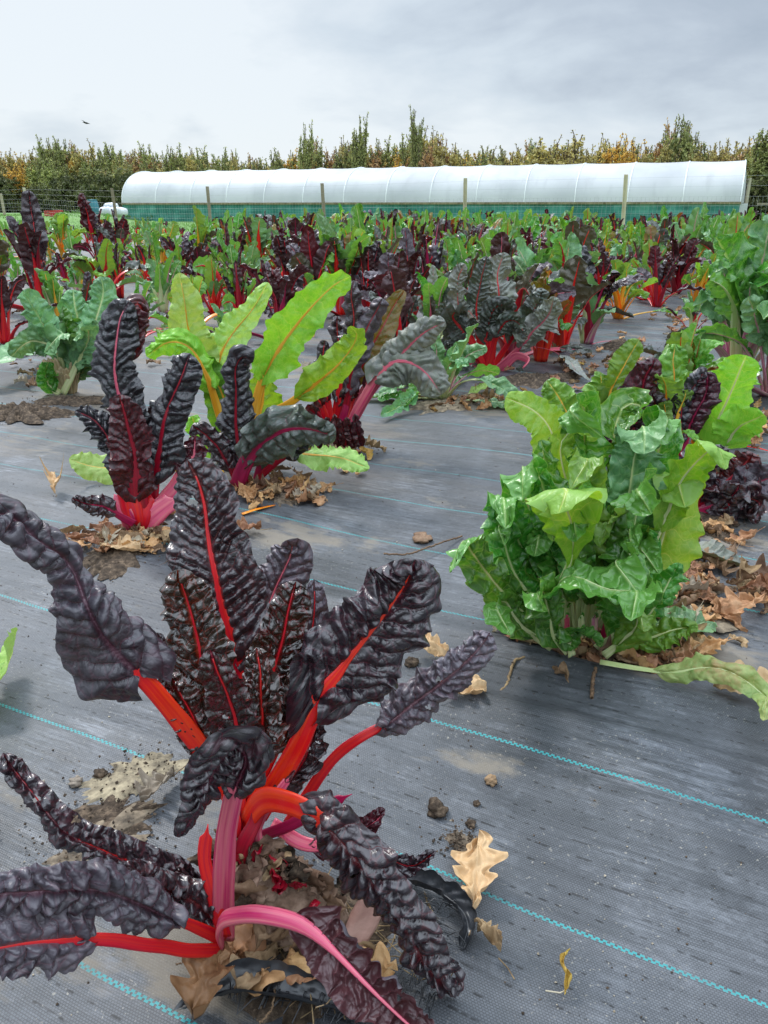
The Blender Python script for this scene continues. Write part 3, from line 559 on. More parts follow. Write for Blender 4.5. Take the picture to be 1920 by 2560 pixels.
    # pink stalk arching out of the bottom of the frame
    f([(560, 2360, .70), (548, 2325, .67), (570, 2290, .65), (640, 2285, .62), (730, 2325, .595), (830, 2405, .565), (930, 2495, .54), (1040, 2590, .52), (1120, 2660, .51)], 96, .55, 'dusk', 'pink', w0=32, w1=27, fold=.05, curl=-.6, ruf=.24, rn=5, bl=.006, sp=.020, crump=1.6, seed=23, hint=(.2, -.5, 1), th=.5)
    # stalks and leaves lying out to the left
    f([(560, 2375, .69), (450, 2375, .645), (320, 2358, .60), (190, 2350, .565), (60, 2358, .54), (-80, 2385, .52)], 125, .68, 'dusk', 'red', w0=26, w1=19, fold=.05, curl=-.55, ruf=.13, rn=5, bl=.0065, sp=.022, seed=24, hint=(-.1, -.8, .8), asym=.25)
    f([(560, 2350, .695), (470, 2310, .66), (380, 2275, .63), (280, 2240, .60), (160, 2235, .57), (40, 2235, .55), (-60, 2250, .54)], 90, .30, 'dusk', 'red', w0=26, w1=17, fold=-.05, curl=-.9, ruf=.12, rn=6, bl=.009, sp=.022, seed=25, mid=-1.8, hint=(0, -.8, .9), prof='strap')
    f([(560, 2350, .70), (490, 2270, .70), (400, 2190, .695), (300, 2140, .69), (200, 2090, .69), (110, 2020, .70), (40, 1950, .71), (0, 1890, .72)], 78, .26, 'dark', 'red', w0=25, w1=16, fold=-.1, curl=-.6, ruf=.2, rn=7, bl=.0065, sp=.018, seed=26, mid=-.4, hint=(0, -.9, .8), prof='tri')
    f([(565, 2340, .70), (510, 2275, .69), (440, 2225, .68), (360, 2195, .675), (290, 2170, .67)], 66, .20, 'dark', 'wine', w0=22, w1=14, fold=.0, curl=-.6, ruf=.22, rn=5, bl=.007, sp=.017, seed=27, mid=-.8, hint=(0, -.9, .8))
    f([(570, 2340, .71), (520, 2270, .71), (475, 2200, .71), (430, 2170, .705), (470, 2240, .69)], 46, .25, 'dark', 'wine', w0=18, w1=11, fold=.0, curl=-.6, ruf=.24, rn=4, bl=.006, sp=.015, seed=28)
    f([(800, 2130, .745), (870, 2112, .735), (945, 2135, .725), (1020, 2165, .715), (1090, 2120, .71)], 42, .22, 'dark', 'red', w0=9, w1=7, fold=.2, curl=.5, ruf=.25, rn=3, bl=.004, sp=.016, seed=29, hint=(0, -.7, .8))
    f([(680, 2060, .79), (760, 2110, .765), (850, 2110, .745), (930, 2060, .735), (960, 2020, .735)], 50, .35, 'darkr', 'pink', w0=22, w1=20, fold=-.1, curl=.4, ruf=.22, rn=3, bl=.003, sp=.02, seed=30, hint=(0, -.7, .7))
    # leaves at the back of the crown
    f([(612, 2000, .84), (640, 1780, .89), (655, 1620, .94), (685, 1480, .98), (725, 1375, 1.0), (712, 1350, .99)], 84, .50, 'dusk', 'pink', w0=16, w1=11, fold=.1, curl=-.6, ruf=.12, rn=4, bl=.0055, sp=.02, seed=31)
    f([(625, 2000, .83), (700, 1820, .86), (755, 1680, .89), (785, 1560, .91), (790, 1450, .92)], 62, .40, 'dusk', 'red', w0=14, w1=9, fold=.0, curl=.4, ruf=.15, rn=4, bl=.004, sp=.02, seed=32)
    f([(655, 2020, .83), (715, 1960, .84), (765, 1890, .85), (790, 1800, .86)], 56, .30, 'dark', 'wine', w0=12, w1=8, fold=.0, curl=.5, ruf=.25, rn=4, bl=.006, sp=.016, seed=33)
    f([(600, 2010, .82), (540, 1860, .84), (480, 1760, .85), (415, 1640, .86), (395, 1580, .865)], 50, .40, 'dark', 'wine', w0=12, w1=8, fold=.2, curl=.7, ruf=.18, rn=4, bl=.005, sp=.016, seed=34)
    # young sheaths packed round the growing point
    for i, (x0, x1, yt, sm) in enumerate([(588, 560, 1930, 'red'), (604, 600, 1905, 'red'), (620, 655, 1900, 'orange'), (632, 690, 1960, 'pink'), (596, 575, 1960, 'wine'), (645, 735, 1925, 'pink')]):
        f([(x0, 2120, .755), (x0, 2060, .75 + .01 * (i % 3)), ((x0 + x1) / 2, (2060 + yt) / 2, .765), (x1, yt, .78)], 10, .86, 'darkr', sm, w0=19, w1=13, res=(16, 4), bl=.001, ruf=.05)
    for i, (a, sm, w) in enumerate([([(650, 2090, .78), (730, 2060, .77), (810, 2015, .765), (880, 1985, .765)], 'mag', 20), ([(590, 2180, .74), (610, 2110, .74), (640, 2050, .75), (650, 2010, .755)], 'wine', 26), ([(560, 2340, .69), (535, 2240, .69), (512, 2150, .70), (520, 2060, .71)], 'red', 24)]):
        q = [P(*p) - b for p in a]; C, L = spline(q, 30); V, F, uv = stalk_data(C, L, .9, w * .75 / FPX, w * .6 / FPX, (0, -1, .4), end=1, seed=i)
        mesh('stalk', V, F, SM[sm], r, uvs={'m': uv})
    # the swollen woody stump the leaves grow from, with a side root
    nu, nv = 80, 64; u = np.linspace(0, 1, nu)[:, None]; ph = np.linspace(0, 2 * math.pi, nv, endpoint=False)[None]
    A0 = P(600, 2110, .765) - b; A1 = P(700, 2230, .755) - b; A2 = P(830, 2330, .74) - b; A2[2] -= .02
    C, L = spline([A0, (A0 + A1) / 2 + [0, .0, .004], A1, A2, A2 + (A2 - A1) * .35], nu); T, Nn, B = frames(C, (0, -1, 1))
    rad = np.interp(u[:, 0], [0, .15, .45, .75, .92, 1], [.020, .035, .047, .047, .030, .006])[:, None]
    rr = rad * (1 + .30 * fbm(u * 6, np.cos(ph) * 2 + np.sin(ph) * 3, 5) + .20 * fbm(u * 22, np.cos(ph) * 6 + np.sin(ph) * 7, 6) + .08 * vn(u * 60, ph * 9, 8))
    V = C[:, None] + Nn[:, None] * (np.sin(ph) * rr)[..., None] + B[:, None] * (np.cos(ph) * rr)[..., None]
    i, j = np.meshgrid(np.arange(nu - 1), np.arange(nv), indexing='ij'); F = np.stack([i * nv + j, i * nv + (j + 1) % nv, (i + 1) * nv + (j + 1) % nv, (i + 1) * nv + j], -1).reshape(-1, 4)
    st = mesh('stump', V.reshape(-1, 3), F, M_root, r)
    q = [P(940, 2240, .745) - b, P(905, 2310, .72) - b, P(870, 2380, .70) - b, P(830, 2420, .70) - b - [0, 0, .015]]
    C, L = spline(q, 24); V, F, uv = stalk_data(C, L, .5, .016, .016, (0, -1, .5), th=1, end=1, na=16); mesh('root', V, F, M_root2, r)
    # withered leaf bases clinging to the stump
    rg = np.random.default_rng(4)
    for k in range(60):
        u0 = rg.uniform(0, .62); c = A0 + (A2 - A0) * u0; an = rg.uniform(0, 6.28)
        rd = .02 + .03 * min(u0 * 2.2, 1); d = np.array([math.cos(an) * .9, -abs(math.sin(an)) * .5, abs(math.sin(an)) * .7]); c = c + d * rd
        e = d * rg.uniform(.015, .04) + rg.normal(0, .012, 3)
        C, L = spline([c, c + e * .5 + rg.normal(0, .004, 3), c + e], 14)
        V, F, u1, u2 = blade_data(C, L, 0, rg.uniform(.008, .018), (0, -1, .5), fold=rg.normal(0, .5), curl=rg.normal(0, 1.2), ruf=.5, rn=2, bl=.001, sp=.008, seed=k, res=(12, 5), crump=1.5)
        mesh('withered_scale', V, F, [M_brown, M_root, M_root, M_soil, SM['wine']][rg.choice(5, p=[.34, .26, .14, .14, .12])], st, uvs={'m': u2})
    return r
foreground()

# ---- second plant, dark with fat crimson stalks
def second():
    b = G(345, 1335); r = empty('chard_plant', b, 'blackish chard with a fat crimson stalk base among fallen leaves', 'plant')
    Y = 2.08; hk = dict(res=(120, 17), n=70, nrs=34, frill=.06, crump=1.3)
    def f(pts, *a, dy=(0, 0), **k):
        m = len(pts) - 1; return pl(r, [(x, y, Y + dy[0] + (dy[1] - dy[0]) * i / m) for i, (x, y) in enumerate(pts)], *a, **{**hk, **k})
    f([(348, 1325), (345, 1200), (325, 1080), (300, 980), (288, 880), (292, 800), (318, 752)], 62, .30, 'blue', 'pink', dy=(.03, .10), w0=26, w1=16, fold=-.1, curl=-.7, ruf=.13, rn=6, bl=.0105, sp=.028, seed=41, prof='strap')
    f([(330, 900), (325, 820), (335, 765), (352, 775), (356, 850)], 38, .05, 'darkr', 'wine', dy=(.12, .16), w0=6, w1=4, fold=0, curl=-.3, ruf=.05, rn=3, bl=.008, sp=.024, seed=42)
    f([(348, 1325), (343, 1230), (330, 1130), (312, 1040), (298, 985)], 68, .28, 'darkr', 'wine', dy=(-.02, -.03), w0=34, w1=26, fold=.1, curl=.35, ruf=.16, rn=6, bl=.007, sp=.024, seed=43)
    f([(362, 1320), (385, 1200), (405, 1110), (425, 1010), (450, 920), (468, 880)], 58, .30, 'blue', 'wine', dy=(.0, .05), w0=26, w1=15, fold=-.1, curl=-.5, ruf=.12, rn=7, bl=.011, sp=.028, seed=44, prof='strap')
    f([(340, 1320), (315, 1200), (280, 1110), (240, 1050), (190, 1025)], 42, .40, 'blue', 'wine', dy=(.03, .08), w0=18, w1=12, fold=-.1, curl=-.5, ruf=.2, rn=5, bl=.010, sp=.024, seed=45)
    f([(335, 1310), (300, 1290), (260, 1265), (215, 1260), (180, 1245)], 28, .35, 'dark', 'mag', dy=(-.05, -.12), w0=12, w1=8, fold=0, curl=-.5, ruf=.35, rn=5, bl=.006, sp=.024, seed=46)
    f([(370, 1310), (410, 1260), (450, 1210), (480, 1150), (490, 1090)], 36, .60, 'darkr', 'pink', dy=(-.02, .05), w0=30, w1=22, fold=.1, curl=.5, ruf=.2, rn=4, bl=.007, sp=.024, seed=47)
    f([(350, 1320), (375, 1200), (385, 1100), (390, 1000)], 30, .45, 'dark', 'red', dy=(.05, .08), w0=24, w1=16, fold=.1, curl=.9, ruf=.2, rn=4, bl=.008, sp=.024, seed=48)
    for i, (x, y, sm, w) in enumerate([(285, 1235, 'pink', 26), (305, 1215, 'red', 24), (440, 1245, 'pink', 30), (375, 1230, 'red', 22), (325, 1200, 'red', 24)]):
        q = [P(345 + (x - 345) * .1, 1330, Y - .02) - b, P((345 * .6 + x * .4), 1290, Y - .03) - b, P(x, y, Y - .01) - b]; C, L = spline(q, 20); V, F, uv = stalk_data(C, L, .9, w * 1.1 * Y / FPX, w * .8 * Y / FPX, (0, -1, .4), end=1, seed=i, nr=16)
        mesh('stalk', V, F, SM[sm], r, uvs={'m': uv})
second()

# ---- light green plant with yellow stalks
def yellowplant():
    b = G(600, 1150); Y = 2.72
    r = empty('chard_plant', b, 'light green chard with long yellow stalks and broad arching leaves', 'plant')
    hk = dict(res=(110, 16), n=60, nrs=30, frill=.22, reg=.4, crump=1.3)
    def f(pts, *a, dy=(0, 0), **k):
        m = len(pts) - 1; return pl(r, [(x, y, Y + dy[0] + (dy[1] - dy[0]) * i / m) for i, (x, y) in enumerate(pts)], *a, **{**hk, **k})
    kk = dict(w0=13, w1=9)
    f([(590, 1150), (560, 1050), (505, 940), (472, 850), (458, 760), (445, 682)], 49, .42, 'pale', 'yellow', fold=.0, curl=-.15, ruf=.20, rn=4, bl=.011, sp=.04, seed=51, **kk)
    f([(598, 1150), (565, 1040), (545, 940), (575, 850), (625, 775), (665, 705)], 50, .42, 'pale', 'yellow', dy=(0, .08), fold=.1, curl=-.1, ruf=.23, rn=4, bl=.011, sp=.04, seed=52, prof='tri', **kk)
    f([(612, 1150), (632, 1060), (655, 950), (705, 860), (770, 780), (835, 715), (875, 690)], 54, .42, 'lime', 'yellow', dy=(0, -.1), fold=.15, curl=.25, ruf=.22, rn=3, bl=.009, sp=.06, seed=53, w0=15, w1=11)
    f([(620, 1150), (665, 1050), (730, 1005), (800, 950), (852, 895), (885, 835), (872, 810)], 42, .50, 'lime', 'yellow', dy=(-.05, -.2), fold=.1, curl=.1, ruf=.24, rn=4, bl=.011, sp=.04, seed=54, **kk)
    f([(590, 1150), (545, 1030), (515, 930), (475, 870), (420, 858), (365, 895)], 40, .48, 'lime', 'yellow', dy=(0, -.12), fold=-.2, curl=-.3, ruf=.24, rn=4, bl=.011, sp=.04, seed=55, hint=(0, -.6, 1), **kk)
    f([(595, 1150), (575, 1090), (560, 1010), (530, 930), (500, 890)], 47, .25, 'mid', 'yellow', dy=(.02, -.02), fold=.1, curl=.2, ruf=.22, rn=3, bl=.004, sp=.04, seed=56, w0=14, w1=12)
    f([(610, 1150), (630, 1100), (650, 1030), (660, 960), (650, 900)], 46, .3, 'lime', 'yellow', dy=(.0, .05), fold=.1, curl=.3, ruf=.22, rn=3, bl=.011, sp=.04, seed=57, **kk)
    f([(585, 1150), (530, 1120), (500, 1090), (480, 1040)], 36, .3, 'lime', 'gold', dy=(.0, .05), fold=.1, curl=.3, ruf=.22, rn=3, bl=.011, sp=.04, seed=58, **kk)
    f([(620, 1160), (700, 1142), (770, 1136), (850, 1142), (925, 1172)], 36, .45, 'pale', 'yellow', dy=(-.15, -.28), fold=-.05, curl=-.2, ruf=.24, rn=4, bl=.004, sp=.04, seed=59, hint=(0, -.5, 1), w0=7, w1=5)
    f([(560, 1180), (430, 1175), (320, 1172), (240, 1168), (172, 1150)], 52, .42, 'pale', 'yellow', dy=(-.1, -.25), fold=-.05, curl=-.2, ruf=.22, rn=4, bl=.004, sp=.04, seed=60, hint=(0, -.6, 1), w0=7, w1=5)
    for i in range(5):
        x = 560 + 18 * i; f([(x, 1170), (x + (i - 2) * 12, 1130), (x + (i - 2) * 26, 1085)], 8, .8, 'mid', 'gold', w0=9, w1=7, res=(10, 3), bl=.001, ruf=.2)
yellowplant()
def crinkled():
    b = G(640, 1200); Y = 2.46
    r = empty('chard_plant', b, 'black-green crinkled chard with a magenta midrib, before the yellow stalks', 'plant')
    hk = dict(res=(120, 17), n=60, nrs=30, frill=.06, crump=1.3)
    def f(pts, *a, dy=(0, 0), **k):
        m = len(pts) - 1; return pl(r, [(x, y, Y + dy[0] + (dy[1] - dy[0]) * i / m) for i, (x, y) in enumerate(pts)], *a, **{**hk, **k})
    f([(610, 1215), (600, 1140), (588, 1060), (585, 990), (592, 930), (615, 893), (640, 905)], 50, .16, 'blue', 'wine', fold=-.1, curl=-.8, ruf=.12, rn=6, bl=.011, sp=.03, seed=61, w0=16, w1=10, prof='strap')
    f([(600, 1215), (560, 1140), (520, 1090), (480, 1062)], 34, .3, 'dark', 'wine', dy=(0, -.05), fold=-.1, curl=-.5, ruf=.25, rn=5, bl=.010, sp=.035, seed=62, w0=14, w1=8)
    f([(590, 1215), (618, 1150), (660, 1105), (710, 1078), (770, 1068), (840, 1085)], 62, .24, 'gdark', 'mag', dy=(-.03, -.15), fold=-.1, curl=-.5, ruf=.25, rn=4, bl=.018, sp=.042, crump=1.6, seed=63, hint=(0, -1, .5), w0=20, w1=19)
    f([(640, 1210), (660, 1130), (700, 1060), (720, 1040)], 46, .3, 'gdark', 'mag', dy=(.05, .05), fold=-.1, curl=-.5, ruf=.16, rn=4, bl=.010, sp=.04, seed=64, w0=12, w1=8)
    f([(640, 1200), (720, 1130), (780, 1080), (810, 1075)], 30, .5, 'blue', 'wine', dy=(.05, .0), fold=-.1, curl=-.5, ruf=.3, rn=4, bl=.010, sp=.03, seed=65, w0=10, w1=7)
crinkled()
def pinkfan():
    b = G(835, 1112); Y = 2.98
    r = empty('chard_plant', b, 'dark chard fanning into pink and crimson stalks with silvery grey leaves', 'plant')
    hk = dict(res=(70, 11), n=50, nrs=26)
    def f(pts, *a, dy=(0, 0), **k):
        m = len(pts) - 1; return pl(r, [(x, y, Y + dy[0] + (dy[1] - dy[0]) * i / m) for i, (x, y) in enumerate(pts)], *a, **{**hk, **k})
    f([(830, 1110), (845, 1000), (862, 900), (878, 800), (872, 735), (880, 700)], 34, .28, 'dark', 'red', fold=-.2, curl=-.8, ruf=.2, rn=6, bl=.011, sp=.04, seed=71, w0=13, w1=9, prof='strap')
    f([(840, 1110), (868, 1000), (888, 900), (915, 820), (955, 745)], 38, .38, 'dusk', 'wine', dy=(0, -.05), fold=-.2, curl=-.9, ruf=.14, rn=5, bl=.010, sp=.04, seed=72, w0=12, w1=8, prof='strap')
    f([(852, 1108), (905, 1010), (965, 925), (1015, 870), (1065, 830), (1115, 805)], 46, .52, 'grey', 'pink', dy=(0, -.08), fold=-.1, curl=-.6, ruf=.08, rn=4, bl=.013, sp=.03, crump=1.3, seed=73, w0=12, w1=13)
    f([(858, 1100), (910, 990), (965, 915), (1010, 905), (1060, 930), (1105, 990)], 58, .48, 'grey', 'pink', dy=(-.02, -.12), fold=-.1, curl=-.45, ruf=.12, rn=4, bl=.014, sp=.032, crump=1.4, seed=74, w0=12, w1=11, hint=(0, -.7, .8))
    f([(820, 1110), (800, 1000), (805, 900), (812, 850)], 26, .3, 'dark', 'red', fold=-.2, curl=-.9, ruf=.2, rn=5, bl=.010, sp=.04, seed=75, w0=12, w1=9, prof='strap')
    f([(845, 1100), (905, 920), (950, 830), (985, 760), (1010, 725)], 36, .4, 'olive', 'wine', dy=(.1, .2), fold=.1, curl=.3, ruf=.12, rn=4, bl=.005, sp=.04, seed=76, w0=9, w1=6)
    f([(835, 1110), (860, 960), (850, 860), (845, 790)], 32, .45, 'dark', 'red', dy=(.08, .1), fold=-.2, curl=-.9, ruf=.2, rn=5, bl=.010, sp=.04, seed=77, w0=11, w1=8)
    for i, (x, y, sm) in enumerate([(770, 1010, 'wine'), (790, 980, 'red'), (815, 960, 'red'), (880, 960, 'mag'), (900, 950, 'red'), (935, 920, 'pink'), (950, 925, 'pink'), (865, 975, 'wine')]):
        f([(835 + (x - 835) * .3, 1115), ((835 + x) / 2, (1110 + y) / 2), (x, y)], 14, .75, 'darkr', sm, w0=11, w1=8, res=(12, 4), bl=.003, ruf=.3, dy=(-.03, -.06 + .02 * i))
    for i in range(9):
        x = 755 + 17 * i; f([(x + 10, 1120), (x + 4, 1085), (x - 6, 1050 - 8 * (i % 3))], 17, .1, 'darkr', 'wine', w0=6, w1=5, res=(18, 6), bl=.006, sp=.03, ruf=.4, dy=(-.08, -.1))
pinkfan()

# ---- the big glossy green plant
def biggreen():
    b = G(1440, 1630); r = empty('chard_plant', b, 'big bushy glossy green chard with white midribs standing among brown oak leaves', 'plant')
    Y = 1.46; hk = dict(res=(110, 18), n=60, nrs=28, sp=.028, crump=2.0, reg=.5, frill=.2); rq = np.random.default_rng(2)
    def f(pts, *a, dy=(0, 0), **k):
        m = len(pts) - 1
        if 'hint' not in k: k['hint'] = (rq.normal(0, .55), -1, .35 + rq.normal(0, .3))
        q = [(x, y, Y + dy[0] + (dy[1] - dy[0]) * i / m) for i, (x, y) in enumerate(pts)]; x, y, z = q[-1]; dr = rq.uniform(0, 1)
        if len(pts) > 3 and dr > .25: q += [(x + (x - 1440) * .05 + rq.normal(0, 14), y - 6 + 22 * dr, z - .05), (x + (x - 1440) * .08 + rq.normal(0, 22), y + 30 + 60 * dr, z - .07 - .03 * dr)]; k['s0'] = None
        a = list(a)
        if 's0' in k: k.pop('s0'); a[1] *= .82; a[0] *= 1.05
        return pl(r, q, *a, **{**hk, **k})
    W_ = dict(w0=13, w1=9)
    # back row
    f([(1450, 1600), (1480, 1350), (1478, 1200), (1475, 1090), (1470, 1010)], 62, .52, 'green', 'white', dy=(.05, .12), fold=0, curl=.2, ruf=0.27, rn=4, bl=.00955, seed=81, **W_)
    f([(1440, 1600), (1400, 1350), (1372, 1230), (1350, 1150), (1345, 1100)], 62, .45, 'green', 'white', dy=(.03, .06), fold=.1, curl=.3, ruf=0.30, rn=5, bl=.0085, seed=82, **W_)
    f([(1460, 1600), (1530, 1380), (1568, 1260), (1590, 1150), (1598, 1070)], 82, .46, 'bgreen', 'white', dy=(.02, .08), fold=0, curl=-.2, ruf=0.21, rn=5, bl=.008, seed=83, w0=14, w1=12)
    f([(1470, 1600), (1590, 1330), (1628, 1200), (1645, 1110), (1655, 1040)], 54, .5, 'green', 'white', dy=(.08, .14), fold=.1, curl=.2, ruf=0.27, rn=4, bl=.0085, seed=84, **W_)
    f([(1480, 1600), (1620, 1380), (1690, 1230), (1740, 1165), (1785, 1125)], 52, .62, 'lime', 'white', dy=(.05, .0), fold=.15, curl=.3, ruf=0.18, rn=3, bl=.003, seed=85, **W_)
    f([(1450, 1600), (1500, 1300), (1520, 1120), (1540, 1040), (1560, 1010)], 50, .6, 'green', 'white', dy=(.12, .18), fold=.1, curl=.2, ruf=0.22, rn=4, bl=.00955, seed=86, **W_)
    f([(1430, 1600), (1420, 1300), (1400, 1130), (1440, 1080), (1500, 1100)], 42, .55, 'lime', 'white', dy=(.1, .08), fold=.1, curl=.2, ruf=0.30, rn=4, bl=.004, seed=87, **W_)
    # middle
    f([(1420, 1600), (1385, 1430), (1345, 1320), (1310, 1240), (1300, 1170)], 68, .38, 'green', 'white', dy=(0, .02), fold=-.1, curl=-.25, ruf=0.18, rn=3, bl=.004, seed=88, **W_)
    f([(1480, 1600), (1590, 1470), (1650, 1370), (1680, 1270), (1690, 1190)], 98, .32, 'lime', 'white', dy=(.04, .08), fold=-.05, curl=-.3, ruf=0.11, rn=3, bl=.0025, sp=.05, seed=89, w0=13, w1=10)
    f([(1465, 1600), (1530, 1470), (1580, 1370), (1600, 1280), (1590, 1225)], 88, .28, 'green', 'white', dy=(-.02, -.02), fold=-.1, curl=-.45, ruf=0.22, rn=5, bl=.009, seed=90, w0=13, w1=10)
    f([(1410, 1600), (1330, 1500), (1280, 1400), (1255, 1320), (1240, 1270)], 56, .35, 'green', 'white', dy=(-.03, -.03), fold=-.1, curl=-.4, ruf=0.30, rn=4, bl=.0095, seed=91, **W_)
    f([(1440, 1600), (1440, 1480), (1480, 1380), (1470, 1280)], 62, .35, 'green', 'white', dy=(.0, .04), fold=.1, curl=.5, ruf=0.30, rn=4, bl=.0095, seed=92, **W_)
    f([(1410, 1600), (1350, 1480), (1330, 1400), (1345, 1330)], 56, .3, 'green', 'white', dy=(-.01, .01), fold=.1, curl=.5, ruf=0.33, rn=4, bl=.0095, seed=93, **W_)
    f([(1500, 1600), (1560, 1440), (1520, 1330), (1500, 1250), (1520, 1190)], 60, .4, 'green', 'white', dy=(.03, .06), fold=.1, curl=.4, ruf=0.33, rn=5, bl=.0095, seed=94, **W_)
    f([(1400, 1610), (1300, 1530), (1230, 1440), (1195, 1385), (1170, 1350)], 54, .3, 'green', 'white', dy=(-.06, -.1), fold=.1, curl=.25, ruf=0.36, rn=5, bl=.00955, seed=95, **W_)
    # front
    f([(1400, 1460), (1425, 1400), (1432, 1340), (1420, 1290), (1400, 1225)], 98, .22, 'lime', 'white', dy=(-.12, -.16), fold=.1, curl=.3, ruf=0.12, rn=2.4, bl=.0025, sp=.045, seed=96, prof='spoon', w0=10, w1=8, hint=(.2, -1, .3))
    f([(1400, 1600), (1385, 1520), (1400, 1450), (1450, 1440), (1520, 1465), (1590, 1470)], 66, .34, 'green', 'white', dy=(-.1, -.22), fold=-.2, curl=-.5, ruf=0.22, rn=3, bl=.00955, seed=97, hint=(0, -.6, 1), w0=11, w1=8)
    f([(1490, 1620), (1545, 1580), (1570, 1520), (1560, 1450), (1545, 1400)], 78, .2, 'green', 'white', dy=(-.08, -.1), fold=-.1, curl=-.5, ruf=0.21, rn=4, bl=.0085, seed=98, **W_)
    f([(1420, 1630), (1385, 1590), (1370, 1540), (1362, 1480)], 52, .2, 'green', 'white', dy=(-.12, -.14), fold=-.1, curl=-.5, ruf=0.27, rn=4, bl=.0085, seed=99, **W_)
    f([(1510, 1620), (1590, 1570), (1650, 1500), (1700, 1410)], 54, .25, 'green', 'white', dy=(-.05, -.05), fold=-.1, curl=-.4, ruf=0.21, rn=4, bl=.0085, seed=100, **W_)
    f([(1380, 1620), (1320, 1580), (1290, 1540), (1262, 1500)], 44, .25, 'green', 'white', dy=(-.08, -.1), fold=-.1, curl=-.5, ruf=0.30, rn=4, bl=.0085, seed=101, **W_)
    f([(1510, 1640), (1560, 1600), (1590, 1570), (1600, 1530)], 52, .2, 'mid', 'white', dy=(-.1, -.12), fold=-.1, curl=-.5, ruf=0.21, rn=4, bl=.0085, seed=102, **W_)
    f([(1430, 1640), (1425, 1600), (1440, 1570), (1480, 1590), (1500, 1620)], 44, .2, 'green', 'white', dy=(-.12, -.16), fold=-.1, curl=-.5, ruf=0.21, rn=4, bl=.0085, seed=103, hint=(0, -.7, .8), **W_)
    f([(1530, 1640), (1600, 1610), (1670, 1575), (1745, 1570)], 44, .35, 'mid', 'white', dy=(-.05, -.1), fold=-.1, curl=-.2, ruf=0.21, rn=4, bl=.00955, seed=104, hint=(0, -.5, 1), **W_)
    # wilted leaf lying out to the right
    o = f([(1500, 1655), (1600, 1672), (1680, 1680), (1760, 1672), (1830, 1690), (1905, 1745)], 42, .34, 'wilt', 'white', dy=(-.14, -.29), fold=-.1, curl=-.5, ruf=0.24, rn=4, bl=.004, seed=105, hint=(0, -.6, 1), w0=9, w1=7); o['label'] = 'wilted yellowing leaf lying on the membrane'
    for i in range(26):
        a = i * 2.4; rr = 50 + 85 * ((i * 7) % 5) / 5; x = 1450 + math.cos(a) * rr * 1.5; y = 1400 + math.sin(a) * rr * 1.6
        f([(1450 + (x - 1450) * .2, 1610), ((1450 * .45 + x * .55), (1600 + y) / 2 + 20), (x, y + 20), (x + (x - 1450) * .25, y - 60)], 52, .35, ['green', 'green', 'mid'][i % 3], 'white', dy=(.02, .02 + .1 * math.sin(a)), fold=.1 * math.sin(i), curl=.5 * math.cos(i * 2), ruf=0.33, rn=4, bl=.0095, seed=110 + i, **W_)
    for i, (x, sm) in enumerate([(1395, 'lilac'), (1420, 'pink'), (1450, 'white'), (1480, 'lilac'), (1505, 'mag'), (1530, 'pink')]):
        f([(1440 + (x - 1440) * .6, 1655), (x, 1600), (x + (x - 1440) * .3, 1530)], 10, .9, 'green', sm, w0=13, w1=10, res=(8, 3), bl=.001, ruf=0.15, dy=(-.03, -.03))
biggreen()

